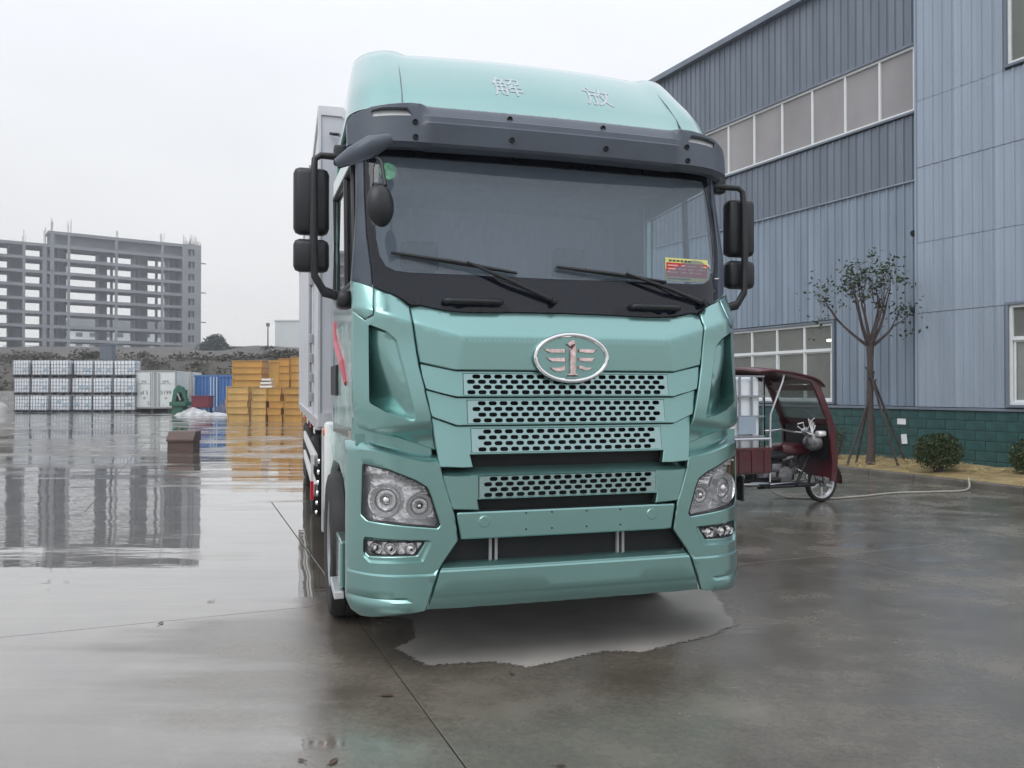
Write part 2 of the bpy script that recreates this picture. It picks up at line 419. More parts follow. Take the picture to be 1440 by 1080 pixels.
vo_, eo_, fo_, ov_ = delaunay_2d_cdt(pv_, pe_, [], 1, 1e-5)[:4]
me = bpy.data.meshes.new('dry_patch'); me.from_pydata([(v.x, v.y, 0.004) for v in vo_], [], [list(f) for f in fo_])
def in_poly(x, y, poly):
    r = False
    for i in range(len(poly)):
        (x0, y0), (x1, y1) = poly[i - 1], poly[i]
        if (y0 > y) != (y1 > y) and x < (x1 - x0) * (y - y0) / (y1 - y0) + x0: r = not r
    return r
at = me.attributes.new('dryness', 'FLOAT', 'POINT')
for i, v in enumerate(vo_): at.data[i].value = 0.0 if any(k < n_ for k in ov_[i]) and not any(k >= n_ for k in ov_[i]) else 1.0
dm_ = M['dry']; nn, ll = dm_.node_tree.nodes, dm_.node_tree.links
av = nn.new('ShaderNodeAttribute'); av.attribute_name = 'dryness'
tn = nn.new('ShaderNodeTexNoise'); tn.inputs['Scale'].default_value = 45; tn.inputs['Detail'].default_value = 5
gx_ = nn.new('ShaderNodeNewGeometry'); ll.new(gx_.outputs['Position'], tn.inputs['Vector'])
ad_ = nn.new('ShaderNodeMath'); ad_.operation = 'MULTIPLY_ADD'; ad_.inputs[1].default_value = 1.1; ll.new(tn.outputs['Fac'], ad_.inputs[0]); ll.new(av.outputs['Fac'], ad_.inputs[2])
rg_ = nn.new('ShaderNodeMapRange'); rg_.inputs['From Min'].default_value = 0.95; rg_.inputs['From Max'].default_value = 1.2; ll.new(ad_.outputs[0], rg_.inputs['Value'])
tp_ = nn.new('ShaderNodeBsdfTransparent'); ms_ = nn.new('ShaderNodeMixShader')
ll.new(rg_.outputs[0], ms_.inputs[0]); ll.new(tp_.outputs[0], ms_.inputs[1]); ll.new(nn['Principled BSDF'].outputs[0], ms_.inputs[2]); ll.new(ms_.outputs[0], nn['Material Output'].inputs['Surface'])
me.materials.append(M['dry'])
link('dry_patch', me, ground)

# the bank and high ground behind the yard
def bank_h(x, y):
    e = max(0.0, y - 66.5)
    if e <= 0: return -0.3
    h = 4.6 * min(1, e / 7.0) ** 0.7
    if y > 85: h += 7.0 * min(1, (y - 85) / 95.0)
    return h + (noise.noise(Vector((x * .12, y * .12, 3))) * 0.7 + noise.noise(Vector((x * .5, y * .5, 8))) * 0.25) * min(1, e / 5)
mb = MB(); nx, ny = 120, 46
ys = [66 + (j / ny) ** 1.9 * 234 for j in range(ny + 1)]
for j in range(ny + 1):
    for i in range(nx + 1):
        x = -190 + i * 290 / nx; mb.v.append((x, ys[j], bank_h(x, ys[j])))
for j in range(ny):
    for i in range(nx): k = j * (nx + 1) + i; mb.f.append((k, k + 1, k + nx + 2, k + nx + 1))
tag(mb.build('hillside', M['bank'], smooth=60), kind='structure')
plain = MB().box(-300, 300, 300, 420, -2, 3.0).build('terrain', M['bank']); tag(plain, kind='structure')

def leaf_cloud(name, m, parent, centres, n, size, loc=None, seed=1, flat=0.0):
    """small leaf faces spread through ellipsoids (x, y, z, rx, ry, rz)"""
    rnd = random.Random(seed); mb = MB()
    tot = sum(c[3] * c[4] * c[5] for c in centres)
    for c in centres:
        for _ in range(int(n * c[3] * c[4] * c[5] / tot)):
            d = Vector((rnd.gauss(0, 1), rnd.gauss(0, 1), rnd.gauss(0, 1))).normalized() * (rnd.random() ** 0.45)
            p = Vector((c[0] + d.x * c[3], c[1] + d.y * c[4], c[2] + d.z * c[5]))
            a = Vector((rnd.gauss(0, 1), rnd.gauss(0, 1), rnd.gauss(0, .7))).normalized(); b = a.cross(Vector((rnd.random(), rnd.random(), rnd.random() + .1))).normalized()
            s = size * rnd.uniform(.6, 1.3)
            mb.add([p - a * s, p + b * s * .42, p + a * s, p - b * s * .42], [(0, 1, 2, 3)])
    me = mb.mesh(name, m, recalc=False)
    return link(name, me, parent, loc)

cs = []
rnd = random.Random(4)
for i in range(240):
    x = rnd.uniform(-70, -12); y = rnd.uniform(67.5, 76)
    cs.append((x, y, bank_h(x, y) + .15, rnd.uniform(.6, 2.0), rnd.uniform(.6, 1.5), rnd.uniform(.25, .8)))
tag(leaf_cloud('scrub', M['bankleaf'], None, cs, 16000, 0.22, seed=9), label='brown green scrub covering the bank behind the yard', cat='scrub', kind='stuff')
# ------------------------------------------------------------------ the truck
# local axes: x across (to the driver's side), y back from the bumper face, z up
truck = empty('box_truck', (0.3487, 4.7796, 0), R(15.87), label='large teal box truck with a high roof and white cargo body parked on wet concrete', cat='truck')
PW = (.30, .37, .45, .55, 1.93, 2.09, 3.20, 3.5); PV = (.10, .05, .01, 0, 0, .12, .375, .43)
def prof(w, xs=PW, ys=PV):
    if w <= xs[0]: return ys[0]
    for i in range(len(xs) - 1):
        if w <= xs[i + 1]: return ys[i] + (ys[i + 1] - ys[i]) * (w - xs[i]) / (xs[i + 1] - xs[i])
    return ys[-1]
def plan(u):
    a = abs(u); c = .03 * (a / 1.3) ** 2
    if a > .8: c += .27 * ((a - .8) / .5) ** 3.5
    return c
def FS(u, w): return prof(w) + plan(u) * (1 - .45 * sm((w - 2.1) / .5))
def FP(u, w): return plan(u)
def sm(x): x = max(0, min(1, x)); return x * x * (3 - 2 * x)
def mir(poly, s): return poly if s > 0 else [(-a, b) for a, b in reversed(poly)]
def full(half):
    """half outline from the centre line outwards -> closed symmetric outline"""
    return [(a, b) for a, b in half] + [(-a, b) for a, b in reversed(half) if a > 1e-6]
def sdist(p, poly):
    """distance to a 2D outline, negative inside"""
    x, y = p; ins = False; d = 1e9; n = len(poly)
    for i in range(n):
        x0, y0 = poly[i]; x1, y1 = poly[(i + 1) % n]
        if (y0 > y) != (y1 > y) and x < (x1 - x0) * (y - y0) / (y1 - y0) + x0: ins = not ins
        dx, dy = x1 - x0, y1 - y0; L = dx * dx + dy * dy or 1e-12
        t = max(0, min(1, ((x - x0) * dx + (y - y0) * dy) / L))
        d = min(d, math.hypot(x - x0 - dx * t, y - y0 - dy * t))
    return -d if ins else d

def resample(pts, step, closed=True):
    out = []; n = len(pts)
    for i in range(n if closed else n - 1):
        p = Vector(pts[i][:2]); q = Vector(pts[(i + 1) % n][:2]); k = max(1, int((q - p).length / step))
        out += [tuple(p.lerp(q, t / k)) for t in range(k)]
    if not closed: out.append(tuple(pts[-1]))
    return out
def offset_loop(pts, d):
    """move a closed outline sideways by d (positive: to the left of its direction of travel)"""
    out = []; n = len(pts)
    for i in range(n):
        p = Vector(pts[i]); a = (p - Vector(pts[i - 1])); c = (Vector(pts[(i + 1) % n]) - p)
        if a.length < 1e-9: a = c
        if c.length < 1e-9: c = a
        na = Vector((-a.y, a.x)).normalized(); nc = Vector((-c.y, c.x)).normalized(); m_ = na + nc
        m_ = m_.normalized() if m_.length > 1e-6 else na
        out.append(tuple(p + m_ * min(d / max(.4, m_.dot(na)), abs(d) * 2) if d > 0 else p + m_ * max(d / max(.4, m_.dot(na)), -abs(d) * 2)))
    return out
def area(pts): return sum(pts[i - 1][0] * pts[i][1] - pts[i][0] * pts[i - 1][1] for i in range(len(pts))) / 2
def ccw(pts): return list(pts) if area(pts) > 0 else list(reversed(pts))
def band(line, w=.006):
    """a crease line as two close parallel lines, so that the fold stays tight"""
    out = []
    for d in (w, -w):
        l2 = []
        for i, p in enumerate(line):
            t = (Vector(line[min(i + 1, len(line) - 1)]) - Vector(line[max(i - 1, 0)])).normalized(); l2.append((p[0] - t.y * d, p[1] + t.x * d))
        out.append(l2)
    return out
from mathutils.geometry import delaunay_2d_cdt
def panel(name, poly, m, parent=truck, off=0.0, thick=.025, edge=.006, grid=.05, vf=FS, holes=(), relief=None, smooth=32, gridw=None, creases=(), loops=()):
    poly = ccw(poly); holes = [ccw(h) for h in holes]
    V2 = []; E2 = []; push = {}
    def add_loop(pts, closed=True):
        k = len(V2); n = len(pts); V2.extend(Vector(p[:2]) for p in pts)
        E2.extend((k + i, k + (i + 1) % n) for i in range(n if closed else n - 1))
    st_ = max(.008, min(grid, gridw or grid))
    rp = resample(poly, st_); add_loop(rp)
    if edge > 0: add_loop(offset_loop(rp, edge))
    for h in holes:
        rh = resample(h, st_); add_loop(rh)
        if edge > 0: add_loop(offset_loop(rh, -edge))
    for c in creases: add_loop(resample(c, st_, False), False)
    for c in loops: add_loop(resample(c, st_), True)
    fixed = [v.copy() for v in V2]
    cell = {}
    for v in fixed: cell.setdefault((int(v.x // .02), int(v.y // .02)), []).append(v)
    lo = [min(p[i] for p in poly) for i in (0, 1)]; hi = [max(p[i] for p in poly) for i in (0, 1)]
    gx, gy = grid, gridw or grid; lim = min(gx, gy) * .45
    x = math.ceil(lo[0] / gx) * gx
    while x < hi[0]:
        y = math.ceil(lo[1] / gy) * gy
        while y < hi[1]:
            ok = True; ci, cj = int(x // .02), int(y // .02)
            for di in (-1, 0, 1):
                for dj in (-1, 0, 1):
                    for v in cell.get((ci + di, cj + dj), ()):
                        if abs(v.x - x) < lim and abs(v.y - y) < lim: ok = False
            if ok and sdist((x, y), poly) < 0: V2.append(Vector((x, y)))
            y += gy
        x += gx
    vs, es, fs = delaunay_2d_cdt(V2, E2, [], 0, 1e-6)[:3]
    keep = []
    for f in fs:
        c = (sum(vs[i].x for i in f) / len(f), sum(vs[i].y for i in f) / len(f))
        if sdist(c, poly) < 0 and all(sdist(c, h) > 0 for h in holes): keep.append(f)
    b = bmesh.new(); bv = {}
    for f in keep:
        for i in f:
            if i not in bv: bv[i] = b.verts.new((vs[i].x, vs[i].y, 0))
        try: b.faces.new([bv[i] for i in f])
        except ValueError: pass
    bnd = {v for e_ in b.edges if e_.is_boundary for v in e_.verts}
    for v in b.verts:
        u, w, q = v.co
        v.co = (u, vf(u, w) + off + (relief(u, w) if relief else 0) + (edge if v in bnd else 0), w)
    be = [e_ for e_ in b.edges if e_.is_boundary]
    if thick > 0:
        r = bmesh.ops.extrude_edge_only(b, edges=be)
        for g_ in r['geom']:
            if isinstance(g_, bmesh.types.BMVert): g_.co.y += thick
    bmesh.ops.recalc_face_normals(b, faces=b.faces)
    if sum(f.normal.y * f.calc_area() for f in b.faces) > 0: bmesh.ops.reverse_faces(b, faces=b.faces)
    me = bpy.data.meshes.new(name); b.to_mesh(me); b.free(); me.materials.append(m)
    me.polygons.foreach_set('use_smooth', [True] * len(me.polygons)); me.set_sharp_from_angle(angle=R(smooth))
    return link(name, me, parent)

def perf(name, u1, z0, z1, parent, vf, off, rows=4, pitch=.0655, hl=.049, hh=.0245, m=None):
    """plate with staggered long holes, u from -u1 to u1"""
    mb = MB(); rh = (z1 - z0) / rows
    def P(u, w, d=0): return (u, vf(u, w) + off + d, w)
    for r in range(rows):
        a = z0 + r * rh; c = a + rh; zc = (a + c) / 2
        n = int((2 * u1 - 0.5 * pitch) / pitch)
        s0 = -n * pitch / 2 + (pitch / 4 if r % 2 else -pitch / 4)
        xs = [s0 + pitch * k for k in range(n + 1)]
        for x0, x1 in ((-u1, xs[0]), (xs[-1], u1)):
            if x1 > x0 + 1e-4: mb.add([P(x0, a), P(x1, a), P(x1, c), P(x0, c)], [(0, 1, 2, 3)])
        for k in range(n):
            x0, x1 = xs[k], xs[k + 1]; xc = (x0 + x1) / 2; rr = hh / 2; hx = hl / 2 - rr
            hole = []
            for q in range(6): t = math.pi * (-.5 + q / 5); hole.append((xc + hx + rr * math.cos(t), zc + rr * math.sin(t)))
            for q in range(6): t = math.pi * (.5 + q / 5); hole.append((xc - hx + rr * math.cos(t), zc + rr * math.sin(t)))
            big = []
            for (hx_, hz_) in hole:
                dx, dz = hx_ - xc, hz_ - zc
                big.append((hx_, hz_))
            vs = [P(*p) for p in hole] + [P(p[0], p[1], .009) for p in hole] + [P(x1, a), P(x1, c), P(x0, c), P(x0, a), P(x1, zc), P(x0, zc)]
            fs = [(i, (i + 1) % 12, 12 + (i + 1) % 12, 12 + i) for i in range(12)]
            # ring: right end 0..5 (bottom to top), left end 6..11 (top to bottom)
            fs += [(24, 1, 0), (24, 28, 2, 1), (28, 3, 2), (28, 25, 4, 3), (25, 5, 4), (25, 26, 6, 5), (26, 7, 6), (26, 29, 8, 7), (29, 9, 8), (29, 27, 10, 9), (27, 11, 10), (27, 24, 0, 11)]
            mb.add(vs, fs)
    return mb.build(name, m or M['tealm'], parent, smooth=30)

# --- dark backing behind the grilles, and the chassis under the cab
bk = MB()
bk.box(-.77, .77, .075, .12, .60, 1.75)
bk.build('intake_backing', M['dark'], truck)
# --- chest panel below the windscreen
half = [(0, 1.733), (.70, 1.733), (.900, 1.777), (.938, 2.02), (.942, 2.100), (.88, 2.112), (.80, 2.094), (.70, 2.080), (.60, 2.076), (.3, 2.082), (0, 2.085)]
def chest_rel(u, w):
    a = abs(u)
    # three flat facets that meet in creases: middle, sloping top, and an outer wing that falls back
    return -prof(w) + max(0.0, (w - 1.93) * .74, .20 * (a - .69) + .036 * (w - 1.733))
def topw(a): return (.74 * 1.93 + .20 * (a - .69) - .036 * 1.733) / .704
tri_a = .69 - .036 * (1.93 - 1.733) / .20
cre = []
for s in (1, -1):
    cre += band([(s * .69, 1.738), (s * tri_a, 1.925)]) + band([(s * (tri_a + .01), topw(tri_a + .01)), (s * .928, topw(.934))])
cre += band([(-tri_a + .008, 1.93), (tri_a - .008, 1.93)])
panel('chest_panel', full(half), M['teal'], relief=chest_rel, grid=.03, off=-.006, creases=cre)
# --- grille slats: wings + perforated middle
def wing(u, w): return plan(u) + .13 * max(0, abs(u) - .685)
def slat(ti, to, bi, bo, sa, sb, mesh_u, mz0, mz1, tilt, extra=None):
    """top/bottom heights at the middle and at the seam; seam u at top and bottom"""
    half = [(0, bi), (.69, bi), (sb, bo), (sa, to), (.69, ti), (0, ti)]
    if extra: half = extra
    rel = lambda u, w: tilt * (w - bi) / (ti - bi) - .012
    hole = [(-mesh_u, mz0), (mesh_u, mz0), (mesh_u, mz1), (-mesh_u, mz1)]
    o = panel('grille_slat', fillet(full(half), .006, 2) if not extra else full(half), M['teal'], vf=wing, relief=rel, grid=.06, gridw=.05, holes=[hole], edge=.004, thick=.04)
    vf = lambda u, w: wing(u, w) + rel(u, w)
    perf('grille_mesh', mesh_u - .002, mz0, mz1, o, vf, .004)
    return o
slat(1.729, 1.772, 1.579, 1.626, .899, .868, .652, 1.590, 1.712, .028)
slat(1.574, 1.621, 1.414, 1.466, .867, .833, .628, 1.425, 1.557, .028)
slat(1.409, 1.461, 1.244, 1.2, .832, .80, .605, 1.256, 1.392, .030, extra=[(0, 1.244), (.615, 1.244), (.600, 1.172), (.792, 1.176), (.832, 1.461), (.69, 1.409), (0, 1.409)])
def slat4():
    half = [(0, .982), (.570, .982), (.560, .922), (.714, .930), (.748, 1.02), (.788, 1.165), (.60, 1.167), (0, 1.166)]
    rel = lambda u, w: -.012 + .06 * sm((w - 1.122) / .044)
    hole = [(-.562, .992), (.562, .992), (.562, 1.116), (-.562, 1.116)]
    o = panel('grille_slat', full(half), M['teal'], vf=wing, relief=rel, grid=.06, gridw=.02, holes=[hole], thick=.05)
    perf('grille_mesh', .560, .992, 1.116, o, lambda u, w: wing(u, w) + rel(u, w), .004)
slat4()
# --- emblem
em = panel('emblem', [(.232 * math.cos(2 * math.pi * k / 48), 1.810 + .143 * math.sin(2 * math.pi * k / 48)) for k in range(48)], M['teal'], off=-.026, vf=lambda u, w: 0, thick=.03, grid=.06)
ring = MB(); pts = []
N = 64
for k in range(N):
    t = 2 * math.pi * k / N
    for q in range(8):
        s = 2 * math.pi * q / 8; rr = .014 * math.cos(s)
        ring.v.append(((.226 + rr) * math.cos(t), -.028 + .012 * math.sin(s), 1.810 + (.138 + rr) * math.sin(t)))
for k in range(N):
    for q in range(8): ring.f.append((k * 8 + q, k * 8 + (q + 1) % 8, ((k + 1) % N) * 8 + (q + 1) % 8, ((k + 1) % N) * 8 + q))
ring.build('emblem_ring', M['chrome'], em, smooth=60)
def emb(x, y): return ((x - 650) / 1440 * .622, 1.810 - (y - 535) / 1080 * .466 * 1.0)
glyph = MB()
def gp(poly, d=.014):
    pl = [emb(*p) for p in poly]; c = Vector((sum(p[0] for p in pl) / len(pl), sum(p[1] for p in pl) / len(pl)))
    top = [tuple(c + (Vector(p) - c) * .82) for p in pl]; n = len(pl)
    vs = [(p[0], -.024, p[1]) for p in pl] + [(p[0], -.026 - d, p[1]) for p in top]
    glyph.add(vs, [tuple(range(n, 2 * n))] + [(i, (i + 1) % n, n + (i + 1) % n, n + i) for i in range(n)])
gp([(610, 400), (700, 290), (700, 770), (745, 800), (555, 800), (610, 770)], .02)
gp([(555, 345), (600, 310), (650, 285), (690, 285), (690, 340), (615, 370), (615, 390)], .02)
for (x0, y0, x1, dy, cur) in ((225, 410, 570, 62, 0), (260, 530, 570, 62, 0), (320, 668, 565, 60, 1)):
    gp([(x0, y0), (x0 + 45, y0 + 5), (x1 - (90 if cur else 0), y0), (x1, y0 - (35 if cur else 0)), (x1, y0 + dy - (20 if cur else 0)), (x1 - 90, y0 + dy), (x0 + 90, y0 + dy), (x0 + 40, y0 + dy * .6)])
for (x0, y0, x1, dy, cur) in ((735, 410, 1040, 58, 0), (735, 530, 1015, 58, 0), (735, 640, 970, 60, 1)):
    gp([(x0, y0), (x0 + 60, y0), (x0 + 120, y0 + (28 if cur else 0)), (x1, y0 + (28 if cur else 0)), (x1 - 60, y0 + dy), (x0 + 110, y0 + dy + (12 if cur else 0)), (x0 + 40, y0 + dy * .8), (x0, y0 + dy * .8)])
glyph.build('emblem_symbol', [mat('emblem_chrome_red_reflections', (0.66, 0.52, 0.53), 0.12, metal=1.0, var=0.3, vscale=30)], em)  # chrome symbol; the red reflections on it are put into its colour
# --- corner panels beside the grille (air deflectors) with a deep duct
deflector = [(.800, 1.268), (.822, 1.385), (.908, 1.775), (.944, 2.026), (.948, 2.108), (1.005, 2.158), (1.140, 2.215), (1.148, 2.14), (1.154, 2.050), (1.198, 2.022), (1.268, 2.085), (1.268, 1.56), (1.260, 1.455), (1.235, 1.400), (1.17, 1.378), (1.02, 1.345)]
duct = fillet([(1.182, 2.000), (1.080, 1.955), (1.027, 1.905), (.915, 1.425), (1.09, 1.490), (1.182, 1.545)], [.008, .06, .06, .03, .06, .03], 6)
duct_in = offset_loop(resample(ccw(duct), .015), .012)
cap_crease = lambda a: topw(.928) + .30 * (a - .928)
def defl_rel(u, w):
    a = abs(u)
    d = -prof(w) + max(0, w - cap_crease(a)) * .74 + .006 + .040 * sm((w - 1.5) / .45)
    d -= .030 * sm((a - .94) / .36)
    s = sdist((a, w), duct)
    if s < 0:
        depth = .012 + .15 * sm((a - .905 - .16 * sm((w - 1.42) / .5)) / .26)
        d += depth * min(1, -s / .012)
    # the panel tucks under towards its lower edge
    d += .06 * sm((1.44 - w - .12 * (a - .8)) / .10)
    return d
cap = [(1.144, 2.218), (1.268, 2.276), (1.268, 2.097), (1.200, 2.034), (1.158, 2.054), (1.152, 2.14)]
for s in (1, -1):
    fold = [(s * .950, cap_crease(.950)), (s * 1.142, cap_crease(1.142))]
    panel('corner_panel', mir(deflector, s), M['teal'], relief=defl_rel, grid=.025, smooth=34, thick=.03, creases=band(fold), loops=[mir(duct, s), mir(duct_in, s)])
    panel('corner_cap', mir(cap, s), M['teal'], relief=defl_rel, grid=.02, smooth=34, thick=.03, creases=band([(s * 1.160, cap_crease(1.160)), (s * 1.262, cap_crease(1.262))]))
    panel('lower_cheek', mir([(.812, 1.16), (1.27, 1.16), (1.262, 1.46), (.83, 1.40)], s), M['teal'], vf=FP, off=.075, grid=.04, thick=.02)
# top band end piece at the door side
# --- lower corner of the bumper with lamp openings
corner = [(.876, .362), (.812, .560), (.780, .622), (.684, .752), (.709, .916), (.737, .997), (.775, 1.120), (.797, 1.240), (.95, 1.262), (1.10, 1.300), (1.20, 1.325), (1.300, 1.320), (1.300, .40), (1.27, .335), (1.22, .308), (1.10, .325)]
hl = fillet([(1.215, 1.195), (1.081, 1.167), (.926, 1.103), (.862, 1.062), (.838, 1.005), (.788, .845), (.805, .826), (1.19, .868), (1.222, .900)], [.012, .05, .06, .04, .06, .01, .01, .03, .02])
fog = fillet([(1.205, .757), (.868, .754), (.918, .674), (1.180, .664), (1.205, .69)], .012)
fogx = fillet([(1.212, .778), (.830, .762), (.885, .640), (1.18, .628), (1.212, .66)], .02)
def corner_rel(u, w):
    a = abs(u)
    top = 1.200 + .075 * sm((a - .8) / .42)
    d = -.012 + .10 * max(0, min(1, (w - top) / .05)) ** 1.3
    q = sdist((a, w), fogx)
    if q < 0: d += .018 * min(1, -q / .014)
    d -= .014 * max(0, min(1, (.570 - w) / .010))        # skirt stands proud below the fold
    d += .012 * max(0, 1 - abs(w - .428) / .016) * max(0, min(1, (a - .95) / .03)) 
    d += .05 * sm((.37 - w) / .07)
    return d
def on_corner(u, w): return FS(u, w) - prof(w) + corner_rel(u, w)
for s in (1, -1):
    c = panel('bumper_corner', mir(fillet(corner, [0, 0, .02, .03, .02, 0, 0, .02, 0, .03, .03, .0, .03, .03, .03, 0]), s), M['teal'], vf=FP, relief=corner_rel, grid=.03, holes=[mir(hl, s), mir(fog, s)], smooth=34, edge=.006, thick=.03, loops=[mir(fogx, s), mir(offset_loop(resample(ccw(fogx), .02), .014), s)], creases=[[(s * (.80 + .49 * k / 16), 1.200 + .075 * sm((.49 * k / 16) / .42) + dz) for k in range(17)] for dz in (0, .012, .03)] + [[(s * .83, z), (s * 1.294, z)] for z in (.570, .560)] + [[(s * .95, z), (s * 1.294, z)] for z in (.444, .428, .412)])
    # headlight
    h = empty('headlight', (0, 0, 0)); h.parent = truck
    bez = [(a + (1.02 - a) * .045, b + (1.01 - b) * .05) for a, b in hl]
    panel('bezel', mir(hl, s), M['black'], h, vf=on_corner, off=.006, thick=.05, edge=.003, holes=[mir(bez, s)], grid=.04)
    panel('lamp_bowl', mir(hl, s), M['silver'], h, vf=on_corner, off=.085, thick=.0, edge=0, grid=.02, relief=lambda u, w: -.05 * sm((.87 - w) / .03) - .05 * sm((w - (1.075 + .15 * (abs(u) - .9))) / .03))
    for (cu, cz, rad, tl) in ((1.075, .985, .096, 25), (.897, .952, .074, 6)):
        y0 = on_corner(cu, cz)
        mxf = Matrix.Translation((s * cu, y0 + .085, cz)) @ Matrix.Rotation(s * R(tl), 4, 'Z') @ Matrix.Rotation(R(90), 4, 'X')
        MB().lathe([(rad * .16, -.004), (rad * .5, .006), (rad * .8, .026), (rad * .97, .052), (rad, .058), (rad * 1.04, .052), (rad * 1.05, .0)], 18, mxf).build('reflector', M['silver'], h)
        MB().lathe([(0.0001, .052), (rad * .30, .046), (rad * .42, .028), (rad * .45, .004), (rad * .52, 0)], 20, mxf).build('projector', M['mirror'], h, smooth=60)
        MB().lathe([(rad * .60, .026), (rad * .66, .034), (rad * .72, .028)], 24, mxf).build('lamp_ring', M['steel'], h, smooth=60)
    strip = MB()
    for k in range(9):
        a0 = .90 + k * .033; z0 = 1.062 + .155 * (a0 - .90) / .3
        strip.box(s * a0 - .013, s * a0 + .013, on_corner(a0, z0) + .022, on_corner(a0, z0) + .05, z0 - .012, z0 + .014, .003)
    strip.build('indicator_strip', M['steel'], h)
    strip = MB()
    for k in range(7):
        a0 = .88 + k * .046; z0 = 1.040 + .145 * (a0 - .90) / .3
        strip.box(s * a0 - .021, s * a0 + .021, on_corner(a0, z0) + .018, on_corner(a0, z0) + .05, z0 - .006, z0 + .002, .002)
    strip.build('daytime_strip', M['white'], h)
    panel('lens', mir(bez, s), M['lens'], h, vf=on_corner, off=.008, thick=0, edge=0, grid=.05)
    # fog lamp
    f = empty('fog_lamp', (0, 0, 0)); f.parent = truck
    bez = [(a + (1.04 - a) * .06, b + (.71 - b) * .16) for a, b in fog]
    panel('bezel', mir(fog, s), M['black'], f, vf=on_corner, off=.004, thick=.05, edge=.003, holes=[mir(bez, s)], grid=.04)
    panel('lamp_bowl', mir(fog, s), M['silver'], f, vf=on_corner, off=.05, thick=0, edge=0, grid=.02, relief=lambda u, w: .012 * math.sin(abs(u) * 62))
    for cu in (.955, 1.065, 1.140):
        mxf = Matrix.Translation((s * cu, on_corner(cu, .71) + .045, .71)) @ Matrix.Rotation(R(90), 4, 'X')
        MB().lathe([(.0001, .03), (.016, .026), (.024, .004), (.034, .03), (.036, .0)], 16, mxf).build('reflector', M['mirror'], f, smooth=50)
    panel('lens', mir(bez, s), M['lens'], f, vf=on_corner, off=.006, thick=0, edge=0, grid=.05)
# --- bumper plate with two round caps
bp = panel('bumper_plate', fillet(full([(0, .757), (.668, .757), (.695, .912), (0, .912)]), .012, 2), M['teal'], vf=FP, off=-.014, grid=.08, edge=.008, thick=.06)
for u in (-.53, .53):
    mxf = Matrix.Translation((u, plan(u) - .012, .855)) @ Matrix.Rotation(R(90), 4, 'X')
    MB().lathe([(.0001, .006), (.030, .006), (.033, .003), (.0355, .003), (.0385, 0)], 28, mxf).build('tow_cap', M['teal'], bp)
for u, w in ((-.28, .895), (-.12, .895), (.10, .893), (.32, .893), (-.28, .80), (.10, .80), (.32, .80), (-.12, .80)):
    mxf = Matrix.Translation((u, plan(u) - .0155, w)) @ Matrix.Rotation(R(90), 4, 'X')
    MB().lathe([(.0001, .004), (.005, .003), (.006, 0)], 8, mxf).build('rivet', M['black'], bp, smooth=50)
# --- lower opening and skirt
lo = MB(); lo.box(-.80, .80, .10, .14, .58, .78); lo.build('intake_backing', M['dark'], truck)
br = MB()
for u in (-.48, -.445, .33, .365): MB().box(u - .008, u + .008, .05, .098, .60, .77).build('intake_bracket', M['steel'], truck)
def skirt_rel(u, w):
    d = -.010 + .035 * sm((w - .592) / .028)
    d -= .010 * sm((.585 - w) / .008)
    d += .010 * sm((.455 - w) / .03) * sm((w - .36) / .02)
    d += .035 * sm((.40 - w) / .05)
    return d
panel('lower_bumper', full([(0, .358), (.866, .360), (.800, .565), (.768, .620), (0, .620)]), M['teal'], vf=FP, relief=skirt_rel, grid=.06, smooth=34, thick=.05, creases=[[(-x, z), (x, z)] for x, z in ((.774, .612), (.778, .604), (.782, .596), (.786, .590), (.788, .585), (.790, .576), (.830, .455), (.835, .440), (.840, .425), (.848, .40), (.852, .38), (.858, .365))])
# --- windscreen: glass, black border, pillars
clear = fillet([(0, 2.308), (.98, 2.316), (1.075, 2.345), (1.125, 2.48), (1.140, 2.75), (1.135, 3.02), (1.10, 3.10), (0, 3.105)], 0.0)
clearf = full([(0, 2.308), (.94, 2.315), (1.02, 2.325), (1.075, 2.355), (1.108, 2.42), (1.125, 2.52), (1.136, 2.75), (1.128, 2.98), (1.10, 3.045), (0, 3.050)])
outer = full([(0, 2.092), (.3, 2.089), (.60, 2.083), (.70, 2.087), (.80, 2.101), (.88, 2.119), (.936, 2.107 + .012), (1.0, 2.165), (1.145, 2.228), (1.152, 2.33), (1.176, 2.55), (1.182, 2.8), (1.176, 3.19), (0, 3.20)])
panel('windscreen_border_and_shade', outer, M['frit_shade'], off=.012, holes=[clearf], grid=.06, thick=.015, edge=.003)  # black border; its deep top band also paints the visor's shade on the glass
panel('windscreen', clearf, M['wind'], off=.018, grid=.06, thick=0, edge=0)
for s in (1, -1):
    pillar = [(1.152, 2.230), (1.262, 2.280), (1.232, 2.7), (1.225, 3.17), (1.182, 3.19), (1.186, 2.8), (1.180, 2.55), (1.156, 2.33)]
    panel('windscreen_pillar', mir(pillar, s), M['visor'], off=.010, grid=.03, thick=.09, edge=.006)
    gh = MB(); u0 = .73 if s < 0 else .785; u1 = .405 if s < 0 else .47
    ua, ub = (-.735, -.400) if s < 0 else (.465, .785)
    def hp(u, w, d): return (u, FS(u, w) + d, w)
    w0 = 2.145
    gh.tube([hp(ua, w0, .012), hp(ua, w0, -.02), hp(ua + .012, w0, -.032)] + [hp(ua + (ub - ua) * k / 8, w0, -.034) for k in range(1, 8)] + [hp(ub - .012, w0, -.032), hp(ub, w0, -.02), hp(ub, w0, .012)], .019, 10)
    gh.build('grab_handle', M['black'], truck, smooth=50)
